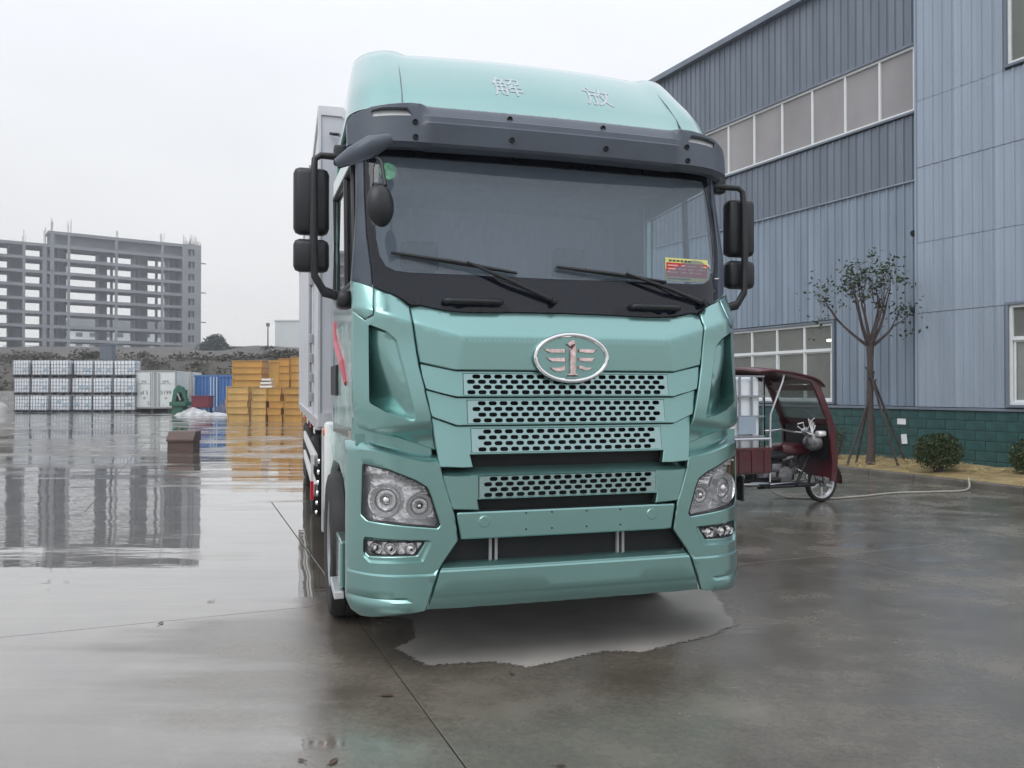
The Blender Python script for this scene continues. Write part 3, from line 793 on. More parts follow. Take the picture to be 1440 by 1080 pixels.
def wiper(p0, p1, a0, el):
    """blade from p0 to p1, arm from pivot a0 to elbow el; all (u, w) on the glass"""
    P = lambda p, d: (p[0], FS(*p) + d, p[1])
    o = MB().tube([P(a0, -.01), P(((a0[0] + el[0]) / 2, (a0[1] + el[1]) / 2), -.045), P(el, -.040)], [.017, .013, .008], 8).build('wiper_arm', M['black'], truck, smooth=50)
    b = MB()
    mid = ((p0[0] + p1[0]) / 2, (p0[1] + p1[1]) / 2)
    b.tube([P(p0, -.012), P(mid, -.022), P(p1, -.012)], [.010, .016, .010], 6)
    b.tube([P(p0, -.002), P(mid, -.006), P(p1, -.002)], .007, 5)
    b.tube([P((p0[0] * .75 + p1[0] * .25, p0[1] * .75 + p1[1] * .25), -.02), P(mid, -.042), P((p0[0] * .25 + p1[0] * .75, p0[1] * .25 + p1[1] * .75), -.02)], .007, 6)
    b.build('wiper_blade', M['black'], o, smooth=50)
    MB().tube([P(a0, -.02), P((a0[0] - .16, a0[1] + .06), -.03), P((a0[0] - .33, a0[1] + .12), -.01), P((el[0] + .12, el[1] - .03), -.02)], .005, 6).build('washer_hose', M['black'], o, smooth=50)
    MB().lathe([(.0001, .05), (.016, .048), (.022, .03), (.024, 0)], 16, Matrix.Translation(P(a0, 0)) @ Matrix.Rotation(R(90), 4, 'X')).build('pivot', M['black'], o, smooth=50)
wiper((-1.044, 2.431), (-.285, 2.333), (-.060, 2.165), (-.60, 2.385))
wiper((-.024, 2.384), (.72, 2.316), (.985, 2.185), (.43, 2.357))
# --- sun visor band with lamps and screws
VW = (3.075, 3.085, 3.10, 3.215, 3.228, 3.262, 3.274, 3.335, 3.350); VV = (.235, .205, .190, .172, .186, .192, .215, .262, .285)
def visor_f(u, w):
    a = abs(u); c = .05 * (a / 1.3) ** 2 + (.17 * ((a - .86) / .44) ** 2.8 if a > .86 else 0)
    base = prof(w, VW, VV)
    flat = prof(w, (3.08, 3.10, 3.34, 3.35), (.215, .185, .215, .24))
    k = sm((a - .80) / .07)
    return base * (1 - k) + flat * k + c
vhalf = [(0, 3.078), (1.10, 3.074), (1.235, 3.062), (1.285, 3.085), (1.290, 3.24), (1.262, 3.285), (1.15, 3.318), (.90, 3.348), (.83, 3.350), (0, 3.352)]
lampc = fillet([(.915, 3.262), (1.150, 3.256), (1.150, 3.292), (1.09, 3.304), (.945, 3.306)], .008)
vis = panel('sun_visor', full(vhalf), M['visor'], vf=visor_f, grid=.04, gridw=.012, holes=[lampc, mir(lampc, -1)], smooth=24, thick=.06, edge=.004, creases=[[(-.80, z), (.80, z)] for z in VW[1:-1]] + [[(s * .80, z), (s * .87, z)] for z in VW[3:-1] for s in (1, -1)] + [[(s * x, 3.10), (s * x, 3.34)] for x in (.80, .835, .87) for s in (1, -1)] + [[(s * .875, 3.10), (s * 1.27, 3.10)] for s in (1, -1)])
for s in (1, -1):
    lampb = panel('clearance_lamp', mir(lampc, s), M['white'], vis, vf=visor_f, off=.022, grid=.03, thick=0, edge=0, relief=lambda u, w: .03 * sm((w - 3.285) / .03))
    panel('lamp_recess', mir(lampc, s), M['dark'], lampb, vf=visor_f, off=.055, grid=.03, thick=0, edge=0)
for u in (-.90, -.31, .31, .90):
    for w in ((3.222, 3.128) if abs(u) > .5 else (3.296, 3.150)):
        y = visor_f(u, w)
        MB().lathe([(.0001, .002), (.011, .003), (.013, .010), (.017, .009), (.018, 0)], 14, Matrix.Translation((u, y, w)) @ Matrix.Rotation(R(90), 4, 'X')).build('visor_screw', M['dark'], vis, smooth=50)
# underside of the visor, back to the glass
ud = MB(); n = 40
for i in range(n + 1):
    u = -1.27 + 2.54 * i / n
    ud.v += [(u, visor_f(u, 3.085) + .03, 3.094), (u, FS(max(-1.18, min(1.18, u)), 3.14) + .03, 3.135)]
for i in range(n): ud.f.append((2 * i, 2 * i + 1, 2 * i + 3, 2 * i + 2))
ud.build('visor_underside', M['black'], truck, smooth=50)
# --- roof fairing: level outlines lofted
lev = [(3.344, .300, 1.275, .24), (3.36, .320, 1.275, .24), (3.48, .405, 1.262, .25), (3.62, .525, 1.245, .26), (3.75, .655, 1.222, .27), (3.85, .770, 1.205, .26), (3.915, .87, 1.188, .25), (3.953, .96, 1.165, .25), (3.975, 1.08, 1.10, .25)]
rf = MB(); ring_n = None
def outline(z, v0, hw, r):
    pts = [(-hw, 2.30), (-hw, 1.6)]
    pts += [(-hw + r * (1 - math.cos(t)), v0 + .30 * r + r * 1.25 * (1 - math.sin(t))) for t in [math.pi / 2 * k / 10 for k in range(0, 11)]]
    xs = [-hw + r + (2 * (hw - r)) * k / 24 for k in range(1, 24)]
    body = [(x, v0 + .30 * r - .30 * r * (1 - (abs(x) / (hw - r)) ** 2)) for x in xs]
    right = [(-a, b) for a, b in reversed(pts)]
    return [(a, b, z) for a, b in pts + body + right]
for l_ in lev: rf.v += outline(*l_)
n = len(rf.v) // len(lev)
for i in range(len(lev) - 1):
    for k in range(n - 1): rf.f.append((i * n + k, i * n + k + 1, (i + 1) * n + k + 1, (i + 1) * n + k))
def groove_shift():
    for i, (x, y, z) in enumerate(rf.v):
        a = abs(x)
        lip = .020 * sm((a - .90) / .05) * sm((z - 3.40) / .06)
        rf.v[i] = (x, y - lip, z + .018 * sm((a - .88) / .06) * sm((z - 3.84) / .05))
groove_shift()
top = len(lev) - 1
rf.f.append(tuple(top * n + k for k in range(n)))
rf.f.append(tuple(k for k in range(n - 1, -1, -1)))
rf.f.append(tuple([i * n for i in range(len(lev))] + [i * n + n - 1 for i in range(len(lev) - 1, -1, -1)]))
fair = rf.build('roof_fairing', M['teal'], truck, smooth=40)
def fair_v(z):
    for i in range(len(lev) - 1):
        if z <= lev[i + 1][0]: t = (z - lev[i][0]) / (lev[i + 1][0] - lev[i][0]); return lev[i][1] + t * (lev[i + 1][1] - lev[i][1])
    return lev[-1][1]
for ch, u in (('解', -.245), ('放', .395)):
    me = text_mesh(ch, .21, 0)
    for v in me.vertices:
        z = 3.60 + v.co.y * .92; x = u + v.co.x
        v.co = (x, fair_v(z) + .078 * x * x - .003, z)
    me.materials.clear(); me.materials.append(M['pink'])
    link('roof_character', me, fair)
# seam lines on the fairing sides
for s in (1, -1):
    pts = []
    for (z, v0, hw, r) in lev[1:7]:
        x = .955; pts.append((s * (x - (z - 3.36) * .06), v0 + .30 * r * (x / (hw - r)) ** 2 * .98 - .012, z))
    MB().tube(pts, .004, 5).build('fairing_seam', M['trim'], fair)
# --- cab shell
cab = MB()
cab.box(-1.27, 1.27, 2.24, 2.28, .95, 3.36, .01)
cab.box(-1.25, 1.25, .50, 2.24, 3.22, 3.30)
cab.box(-1.25, 1.25, .22, 2.24, 1.30, 1.36)
cab.box(-1.28, -1.24, 1.55, 2.26, 1.36, 3.345, .006); cab.box(1.24, 1.28, 1.55, 2.26, 1.36, 3.345, .006)
cab.build('cab_shell', M['teal'], truck)
inn = MB(); inn.box(-1.23, 1.23, 2.19, 2.22, 1.37, 3.2); inn.build('sleeper_curtain', M['interior2'], truck)
inn = MB(); inn.box(-1.23, 1.23, .46, 2.19, 3.16, 3.20); inn.box(-1.23, -1.215, 1.55, 2.19, 1.37, 3.2); inn.box(1.215, 1.23, 1.55, 2.19, 1.37, 3.2)
inn.box(-1.23, 1.23, .40, 2.19, 1.37, 1.40)
inn.build('cab_lining', M['interior'], truck)
d = MB(); d.box(-1.17, 1.17, .26, .78, 1.75, 2.255, .03); d.box(.30, .95, .62, .84, 2.10, 2.33, .04)
d.build('dashboard', M['interior'], truck)
sw = MB()
wx = Matrix.Translation((.64, .93, 2.26)) @ Matrix.Rotation(R(-38), 4, 'X')
pts = [wx @ Vector((.235 * math.cos(2 * math.pi * k / 32), .235 * math.sin(2 * math.pi * k / 32), 0)) for k in range(33)]
sw.tube(pts, .018, 8); sw.tube([wx @ Vector((-.22, 0, -.02)), wx @ Vector((.22, 0, -.02))], .02, 6); sw.tube([wx @ Vector((0, 0, -.02)), wx @ Vector((0, 0, -.3))], .04, 8)
sw.build('steering_wheel', M['black'], truck, smooth=50)
for u in (-.62, .64):
    st = MB(); st.box(u - .27, u + .27, 1.25, 1.75, 1.75, 1.92, .05); st.box(u - .26, u + .26, 1.68, 1.86, 1.90, 2.52, .06); st.box(u - .15, u + .15, 1.72, 1.84, 2.56, 2.80, .04)
    st.build('seat', M['seat'], truck, smooth=40)
# --- doors
for s in (1, -1):
    X0, X1 = (1.255, 1.297) if s > 0 else (-1.297, -1.255)
    dm = MB(); dm.box(X0, X1, .42, 1.66, 1.30, 2.30, .012); dm.box(X0, X1, .50, 1.66, 3.03, 3.19, .008); dm.box(X0, X1, 1.56, 1.66, 2.30, 3.03, .004)
    def tap(mb): mb.v = [(x - s * .065 * max(0, min(1, (1.66 - y) / 1.2)), y, z) for x, y, z in mb.v]; return mb
    door = tap(dm).build('door', M['teal'], truck)
    dg_ = MB(); xg = s * 1.283; dg_.add([(xg, .42, 2.30), (xg, 1.56, 2.30), (xg, 1.56, 3.03), (xg, .56, 3.03)], [(0, 1, 2, 3)])
    tap(dg_).build('door_window', M['sideg'], door)
    wt = MB(); wt.tube([(s * 1.297, .42, 2.30), (s * 1.297, .58, 3.04), (s * 1.297, 1.56, 3.04), (s * 1.297, 1.56, 2.30), (s * 1.297, .44, 2.29)], .018, 6)
    wt.tube([(s * 1.294, .86, 2.30), (s * 1.294, .92, 3.03)], .022, 6)
    tap(wt).build('window_seal', M['black'], door)
    tap(MB().box(s * 1.31 - .012, s * 1.31 + .012, 1.28, 1.60, 1.58, 1.80, .01)).build('door_handle', M['black'], door)
    # lower cab side: fender over the wheel and step
    fd = MB()
    fl = [(.40, 1.30), (.40, .66), (.62, .66), (.80, .86), (1.0, 1.02), (1.25, 1.10), (1.6, 1.10), (1.95, .98), (2.14, .80), (2.20, .62), (2.30, .62), (2.30, 1.32), (2.0, 1.34)]
    fd.prism(fl, s * 1.245, s * 1.300, lambda a, b, dd: Vector((dd, a, b)))
    tap(fd).build('fender', M['film'] if s < 0 else M['teal'], truck)
    stp = MB(); stp.box(min(s * 1.17, s * 1.325), max(s * 1.17, s * 1.325), .42, .80, .42, .70, .012)
    st_o = stp.build('step_box', M['teal'], truck)
    tr = MB(); tr.box(min(s * 1.30, s * 1.36), max(s * 1.30, s * 1.36), .40, .82, .36, .405, .006)
    tr.build('step_tread', M['alu'], st_o)
    MB().lathe([(.0001, .03), (.03, .026), (.045, .0)], 16, Matrix.Translation((s * 1.32, 2.20, 1.28)) @ Matrix.Rotation(s * R(90), 4, 'Y')).build('side_marker', M['orange'], truck, smooth=50)
    mg = MB(); mg.box(min(s * 1.20, s * 1.335), max(s * 1.20, s * 1.335), 2.02, 2.32, .60, 1.36, .03); mg.build('mudguard', M['white'] if s < 0 else M['teal'], truck, smooth=40)
# red stroke and clear film on the passenger door
def tapl(mb): mb.v = [(x + .065 * max(0, min(1, (1.66 - y) / 1.2)), y, z) for x, y, z in mb.v]; return mb
tapl(MB().tube([(-1.300, 1.55, 2.12), (-1.300, 1.35, 1.95), (-1.300, 1.0, 1.80), (-1.300, .82, 1.66)], [.012, .03, .035, .022], 6)).build('door_graphic', M['redfilm'], truck)
tapl(MB().box(-1.303, -1.299, .44, 1.50, 1.38, 2.06)).build('door_film', M['film'], truck)
# --- mirrors
for s in (1, -1):
    arm = MB(); UP = .125
    arm.tube([(s * 1.27, .52, 2.93), (s * 1.33, .50, 2.93), (s * 1.44, .48, 2.925), (s * 1.475, .48, 2.90), (s * 1.48, .47, 2.80), (s * 1.48, .46, 2.42), (s * 1.475, .46, 2.26), (s * 1.42, .47, 2.205), (s * 1.30, .50, 2.18)], [.022, .022, .020, .020, .022, .024, .022, .02, .022], 10)
    arm.box(min(s * 1.27, s * 1.36), max(s * 1.27, s * 1.36), .50, .58, 2.89, 3.01, .015)
    arm.box(min(s * 1.24, s * 1.345), max(s * 1.24, s * 1.345), .42, .60, 2.12, 2.21, .03)
    arm.v = [(x, y, z + UP * min(1, (z - 2.18) / .2)) if z > 2.19 else (x, y, z) for x, y, z in arm.v]
    a = arm.build('mirror_arm', M['black'], truck, smooth=50)
    MB().box(min(s * 1.385, s * 1.60), max(s * 1.385, s * 1.60), .50, .62, 2.575, 2.985, .045).build('wing_mirror', M['black'], a, smooth=60)
    MB().box(min(s * 1.385, s * 1.60), max(s * 1.385, s * 1.60), .50, .61, 2.345, 2.545, .045).build('wide_mirror', M['black'], a, smooth=60)
    g = MB(); g.box(min(s * 1.405, s * 1.58), max(s * 1.405, s * 1.58), .621, .624, 2.60, 2.95); g.box(min(s * 1.405, s * 1.58), max(s * 1.405, s * 1.58), .611, .614, 2.365, 2.525)
    g.build('mirror_face', M['mirror'], a)
# look-down mirror with its housing on the passenger corner
hs = MB()
hs.tube([(-1.36, -.02, 2.935), (-1.27, -.05, 2.975), (-1.17, -.07, 3.02), (-1.06, -.05, 3.075)], [.030, .060, .062, .034], 12)
for i, (x, y, z) in enumerate(hs.v): hs.v[i] = (x, y * 1.0 + (.25 if x < -1.25 else .18), z)
lm = hs.build('front_mirror_arm', M['visor'], truck, smooth=60)
MB().tube([(-1.17, .13, 2.99), (-1.12, .06, 2.92), (-1.105, .0, 2.77)], .011, 8).build('mirror_stalk', M['black'], lm, smooth=60)
mxf = Matrix.Translation((-1.13, -.03, 2.655)) @ Matrix.Rotation(R(16), 4, 'Z') @ Matrix.Rotation(R(84), 4, 'X') @ Matrix.Diagonal((.70, 1.08, 1, 1))
MB().lathe([(.0001, .045), (.05, .04), (.09, .022), (.112, -.005), (.115, -.02), (.0001, -.02)], 28, mxf).build('look_down_mirror', M['black'], lm, smooth=50)
# --- stickers and the card behind the glass
sk = MB().lathe([(.0001, .001), (.04, .001), (.04, 0), (.055, 0), (.055, -.001)], 24, Matrix.Translation((-1.045, FS(-1.045, 2.95) + .012, 2.95)) @ Matrix.Rotation(R(90 - 12), 4, 'X'))
sk.build('inspection_sticker', M['stickerg'], truck)
def grime(name, pts, r): return MB().tube(pts, r, 6)
# --- wheels
def make_wheel():
    w = empty('wheel', (0, 0, 0))
    MB().lathe([(.30, -.13), (.36, -.15), (.44, -.158), (.49, -.145), (.512, -.11), (.515, -.06), (.505, -.055), (.505, -.045), (.515, -.04), (.515, .04), (.505, .045), (.505, .055), (.515, .06), (.512, .11), (.49, .145), (.44, .158), (.36, .15), (.30, .13)], 48).build('tyre', M['rubber'], w, smooth=35)
    MB().lathe([(.30, -.13), (.31, -.14), (.30, -.12), (.27, -.03), (.20, -.06), (.12, -.07), (.10, -.11), (.0001, -.11)], 36).build('rim', M['steel'], w, smooth=35)
    nm = MB().lathe([(.0001, -.10), (.014, -.10), (.014, -.05)], 6).mesh('wheel_nut', M['chrome'])
    for k in range(10):
        t = 2 * math.pi * k / 10; link('wheel_nut', nm, w, (.165 * math.cos(t), .165 * math.sin(t), 0))
    return w
wp = make_wheel()
first = True
for (u, v) in ((-1.195, 1.40), (1.08, 1.40), (-1.16, 6.4), (1.16, 6.4), (-1.16, 9.6), (1.16, 9.6), (-1.16, 10.9), (1.16, 10.9)):
    o = wp if first else copy_tree(wp, truck)
    o.parent = truck; first = False
    o.location = (u, v, .515); o.rotation_euler = (0, R(90) if u < 0 else R(-90), 0)
# --- chassis, tanks, side guards
ch = MB()
for u in (-.43, .43): ch.box(u - .04, u + .04, .25, 12.6, .78, 1.04)
for v in (.4, 1.0, 2.4, 3.6, 5.0, 7.5, 9, 12): ch.box(-.43, .43, v, v + .1, .82, 1.0)
ch.box(-1.1, 1.1, 1.36, 1.48, .46, .58); ch.box(-1.1, 1.1, 6.34, 6.46, .45, .58)
ch.box(-.5, .5, .5, 1.9, .55, 1.25)
ch.build('chassis', M['black'], truck)
tk = MB(); tk.box(-1.26, -.60, 2.75, 3.45, .42, 1.02, .06); tk.build('fuel_tank', M['black'], truck, smooth=40)
pst = MB(); pst.box(-1.345, -1.315, 2.42, 2.50, .42, 1.30, .006); pst.build('guard_post', M['alu'], truck)
bolts = MB()
for k in range(6): MB().lathe([(.0001, .02), (.02, .016), (.022, 0)], 10, Matrix.Translation((-1.345, 2.9 + k * .12, .98 - k * .11)) @ Matrix.Rotation(R(-90), 4, 'Y')).build('guard_bolt', M['chrome'], truck)
for s in (1, -1):
    for z in (.92, .62):
        MB().box(min(s * 1.33, s * 1.365), max(s * 1.33, s * 1.365), 3.7, 8.6, z - .06, z + .06, .006).build('side_guard', M['white'], truck)
    for k in range(8):
        z = 1.245
        MB().box(s * 1.385 - .003, s * 1.385 + .003, 3.0 + k * 1.2, 3.3 + k * 1.2, z - .025, z + .025).build('reflective_strip', M['redrefl'] if k % 2 else M['white'], truck)
mk = MB().box(-1.40, -1.375, 3.62, 3.70, .72, .98).build('marker_plate', M['white'], truck); MB().box(-1.404, -1.372, 3.61, 3.71, .54, .718).build('marker_plate_red', M['redrefl'], truck)
# --- cargo box
bx = MB(); bx.box(-1.36, 1.36, 2.62, 12.6, 1.34, 4.09, .012); box = bx.build('cargo_box', M['whitebox'], truck)
tb = MB()
for s in (1, -1):
    x = s * 1.362
    tb.box(x - .014, x + .014, 2.605, 2.68, 1.30, 4.10, .004); tb.box(x - .014, x + .014, 12.55, 12.62, 1.30, 4.10, .004)
    tb.box(x - .016, x + .016, 2.68, 12.55, 4.03, 4.10, .004); tb.box(x - .022, x + .022, 2.68, 12.55, 1.27, 1.375, .004)
    for v in (3.95, 5.2): tb.box(x - .012, x + .012, v, v + .05, 1.375, 4.03)
tb.box(-1.35, 1.35, 2.605, 2.625, 4.02, 4.10); tb.box(-1.35, 1.35, 2.605, 2.625, 1.30, 1.42)
tb.build('corner_trim', M['alu'], box)
hg = MB()
for z in (1.55, 1.75, 1.95, 2.15, 2.75): hg.box(-1.41, -1.372, 3.92, 4.10, z - .05, z + .05, .008); 
hg.tube([(-1.40, 3.99, 1.45), (-1.40, 3.99, 3.95)], .016, 8)
hg.build('door_bar', M['steel'], box)
MB().tube([(-1.27, 2.60, 3.86), (-1.25, 2.56, 3.845), (-1.12, 2.56, 3.845), (-1.10, 2.60, 3.86)], .014, 6).build('lifting_handle', M['black'], box)

# card and chain lying on the dashboard: things of their own, inside the cab
tm = truck.matrix_world
bpy.context.view_layer.update(); tm = truck.matrix_world.copy()
card = empty('notice_card', tm @ Vector((.905, .235, 2.335)), R(15.87 + 6), label='red and yellow printed card propped behind the windscreen of the truck', cat='card')
MB().box(-.165, .165, 0, .006, 0, .150).build('card_sheet', M['cardyel'], card)
cd = MB().box(-.158, .158, -.003, -.001, .028, .118).build('card_panel', M['cardred'], card)
pr = MB()
rnd = random.Random(2)
for r_ in range(3):
    x = -.15
    while x < .12:
        w = rnd.uniform(.03, .08)
        z = .100 - r_ * .022
        pr.box(x, min(.15, x + w), -.0055, -.0035, z - .005, z + .005); x += w + rnd.uniform(.01, .03)
pr.build('print_line', M['cardpink'], card)
pr = MB()
x = -.15
while x < .02: pr.box(x, x + .009, -.003, -.001, .010, .019); x += .0125
for k in range(6): pr.box(-.14 + k * .03, -.12 + k * .03, -.003, -.001, .128, .138)
pr.build('printed_code', M['ink'], card)
chn = empty('plastic_chain', tm @ Vector((1.06, .27, 2.33)), R(15.87), label='white plastic chain lying beside the red card behind the windscreen', cat='chain')
for k in range(13):
    t = k / 12; x = -.12 + .17 * t + .03 * math.sin(k * 1.7); z = .012 + (.10 * math.sin(t * 3.0) if t > .25 else .0); 
    mxf = Matrix.Translation((x, .01 * math.sin(k * 2.1), z + .01)) @ Matrix.Rotation(k * 1.3, 4, 'Y') @ Matrix.Rotation(R(90) * (k % 2), 4, 'X') @ Matrix.Diagonal((1.35, .8, 1, 1))
    pts = [mxf @ Vector((.014 * math.cos(2 * math.pi * q / 12), .014 * math.sin(2 * math.pi * q / 12), 0)) for q in range(13)]
    MB().tube(pts, .0042, 5).build('chain_link', M['white'], chn, smooth=60)

# ------------------------------------------------------------------ factory hall
# local axes: x along the wall going away from the camera, y out into the yard, z up
FA = math.atan2(.888, -.46)
fac = empty('factory_hall', (8.38, 16.3, 0), FA, label='tall grey blue corrugated metal factory hall with a green block plinth beside the yard', cat='building')
core = MB()
core.box(9.35, 26, -14, -.34, .0, 10.8); core.box(-9, 0, -14, -.20, 0, 12.4); core.box(0, 9.35, -14, -4.0, 0, 10.8)
core.box(0, 9.35, -4.0, -.16, 3.30, 10.8)
core.box(0, 2.12, -4.0, -.16, 0, 3.30); core.box(2.12, 9.35, -4.0, -.16, 0, 1.22)
core.build('hall_wall', M['inner'], fac)
PITCH = .2
SHEETS = {}
def sheet(x0, nr, z0, z1, y, m):
    key = (nr, round(z1 - z0, 3), m.name)
    if key not in SHEETS:
        mb = MB(); prof_ = []
        for k in range(nr):
            a = k * PITCH
            prof_ += [(a, 0), (a + .022, 0), (a + .034, .030), (a + .062, .030), (a + .074, 0), (a + .118, .0), (a + .124, .006), (a + .146, .006), (a + .152, 0)]
        prof_.append((nr * PITCH - .0035, 0))
        n = len(prof_); h = z1 - z0
        mb.v = [(a, d, 0) for a, d in prof_] + [(a, d, h) for a, d in prof_]
        mb.f = [(i, i + 1, n + i + 1, n + i) for i in range(n - 1)]
        SHEETS[key] = mb.mesh('cladding_sheet', m, recalc=False)
    return link('cladding_sheet', SHEETS[key], fac, (x0, y, z0))
Y1, Y2 = -.10, .12
# lower lift, upper lifts around the window strips
LW0, LW1 = 2.28, 9.27          # lower window
SW0, SW1 = .16, 8.70           # strip window
x = 0.0
while x < 25.5:
    w = 4 if x > 0.01 or True else 4
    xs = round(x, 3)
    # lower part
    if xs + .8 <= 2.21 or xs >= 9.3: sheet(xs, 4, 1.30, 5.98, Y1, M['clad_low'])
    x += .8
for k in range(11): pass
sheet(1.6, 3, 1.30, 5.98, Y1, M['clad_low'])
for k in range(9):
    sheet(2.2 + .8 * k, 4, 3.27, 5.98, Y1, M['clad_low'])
x = 0.0
k = 0
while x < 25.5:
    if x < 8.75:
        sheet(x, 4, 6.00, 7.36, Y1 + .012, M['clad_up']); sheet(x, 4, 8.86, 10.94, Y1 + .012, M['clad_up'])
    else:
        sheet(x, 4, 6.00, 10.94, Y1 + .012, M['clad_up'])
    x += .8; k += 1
# front bay: three lifts with laps, windows cut out
FW0, FW1 = -4.15, -1.86
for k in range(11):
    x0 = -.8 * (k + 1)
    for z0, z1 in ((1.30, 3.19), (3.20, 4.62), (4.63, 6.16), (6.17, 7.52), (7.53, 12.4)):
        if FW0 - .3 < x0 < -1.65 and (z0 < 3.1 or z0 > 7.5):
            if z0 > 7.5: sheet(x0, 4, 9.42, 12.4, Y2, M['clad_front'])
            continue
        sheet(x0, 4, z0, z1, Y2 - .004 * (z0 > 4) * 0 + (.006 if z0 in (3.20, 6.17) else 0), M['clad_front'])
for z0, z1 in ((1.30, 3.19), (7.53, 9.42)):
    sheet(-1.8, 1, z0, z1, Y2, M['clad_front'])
tr = MB()
tr.box(-9, 26, -.05, .165, 1.235, 1.285, .006)
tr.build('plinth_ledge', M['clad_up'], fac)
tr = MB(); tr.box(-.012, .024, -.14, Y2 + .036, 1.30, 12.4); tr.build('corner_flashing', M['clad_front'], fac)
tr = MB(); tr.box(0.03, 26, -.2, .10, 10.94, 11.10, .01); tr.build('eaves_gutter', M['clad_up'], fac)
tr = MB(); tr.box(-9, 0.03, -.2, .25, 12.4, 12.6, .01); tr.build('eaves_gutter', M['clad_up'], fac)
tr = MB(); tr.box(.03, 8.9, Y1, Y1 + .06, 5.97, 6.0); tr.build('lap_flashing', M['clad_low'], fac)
rf_ = MB(); rf_.add([(-.1 + .13, .02, 11.1), (26, .02, 11.1), (26, -14, 12.0), (.03, -14, 12.0)], [(0, 1, 2, 3)]); rf_.build('roof', M['trim'], fac)
def window(x0, x1, z0, z1, y, cols, transom=None, glassm='pane', depth=.08, boards=()):
    """frame with mullions at the given x, panes as sub-parts"""
    fr = MB(); b = .055; yo = y
    fr.box(x0, x1, yo - depth, yo, z0, z0 + b, .004); fr.box(x0, x1, yo - depth, yo, z1 - b, z1, .004)
    fr.box(x0, x0 + b, yo - depth, yo, z0 + b, z1 - b, .004); fr.box(x1 - b, x1, yo - depth, yo, z0 + b, z1 - b, .004)
    cs = [x0 + b] + list(cols) + [x1 - b]
    for c in cols: fr.box(c - .025, c + .025, yo - depth + .004, yo - .004, z0 + b, z1 - b, .003)
    rows = [z0 + b, z1 - b]
    if transom:
        rows = [z0 + b, transom, z1 - b]
        fr.box(x0 + b, x1 - b, yo - depth + .002, yo + .004, transom - .035, transom + .035, .003)
    fo = fr.build('window', M['wframe'], fac)
    for i in range(len(cs) - 1):
        for j in range(len(rows) - 1):
            a, c = cs[i], cs[i + 1]; lo_, hi_ = rows[j], rows[j + 1]
            yy = yo - depth * .55 - .012 * (i % 2) * (transom is not None and j == 0)
            if transom and j == 0:
                sf = MB(); q = .035
                sf.box(a + .01, c - .01, yy - .02, yy + .012, lo_, lo_ + q); sf.box(a + .01, c - .01, yy - .02, yy + .012, hi_ - q - .03, hi_ - .03)
                sf.box(a + .01, a + .01 + q, yy - .02, yy + .012, lo_ + q, hi_ - q - .03); sf.box(c - .01 - q, c - .01, yy - .02, yy + .012, lo_ + q, hi_ - q - .03)
                sf.build('sash', M['wframe'], fo)
            p = MB().add([(a, yy, lo_), (c, yy, lo_), (c, yy, hi_), (a, yy, hi_)], [(0, 1, 2, 3)])
            p.build('pane', M[glassm], fo)
            if (i, j) in boards:
                MB().box(a + .05, c - .05, yy - .05, yy - .03, lo_ + .02, hi_ - .05).build('white_board', M['board'], fo)
    # trim round the opening
    tm_ = MB(); t = .05
    tm_.box(x0 - t, x1 + t, y - .10, y + .045, z1, z1 + t, .004); tm_.box(x0 - t, x1 + t, y - .10, y + .055, z0 - t, z0, .004)
    tm_.box(x0 - t, x0, y - .10, y + .04, z0, z1, .004); tm_.box(x1, x1 + t, y - .10, y + .04, z0, z1, .004)
    tm_.build('window_trim', M['clad_up'], fo)
    return fo
window(LW0, LW1, 1.36, 3.19, Y1 + .02, [3.13, 4.0, 4.86, 5.73, 6.6, 7.46, 8.33], 2.57, boards=((2, 0),))
window(SW0, SW1, 7.43, 8.80, Y1 + .03, [1.02, 1.92, 2.86, 3.80, 4.75, 5.70, 6.65, 7.6], None, 'panes')
window(FW0, FW1, 1.36, 3.19, Y2 + .02, [-3.45, -2.72], 2.57, boards=((2, 0),))
window(FW0, FW1, 7.60, 9.35, Y2 + .02, [-3.45, -2.72], None)
# room behind the lower window, and a lit tube
MB().box(3.7, 4.2, -2.2, -1.5, 1.22, 2.3).build('work_bench', M['inner'], fac)
lamp = MB().box(3.22, 3.36, -1.2, -1.12, 2.84, 2.90).build('ceiling_tube', M['tube'], fac)
# dark outlets with rust streaks near the corner
for z in (3.28, 4.86):
    o = MB().tube([(.10, -.10, z), (.10, .04, z + .01), (.10, .10, z - .01)], [.06, .065, .07], 10)
    o.build('drain_outlet', M['black'], fac)
# plinth of painted blocks
mo = MB(); mo.box(-9, 26, -.04, .108, -.1, 1.235); mo.build('plinth_joint', M['mortar'], fac)
bl = MB().box(.004, .396, 0, .03, .004, .184, .007).mesh('block', M['block'])
bh = MB().box(.004, .196, 0, .03, .004, .184, .007).mesh('block', M['block'])
rnd = random.Random(5)
for r_ in range(7):
    x = -8.8 + (.2 if r_ % 2 else 0)
    while x < 8.0:
        link('block', bl, fac, (x, .092 + rnd.uniform(0, .006), 1.235 - .19 * (r_ + 1)), (rnd.uniform(-.004, .004), 0, 0)); x += .4
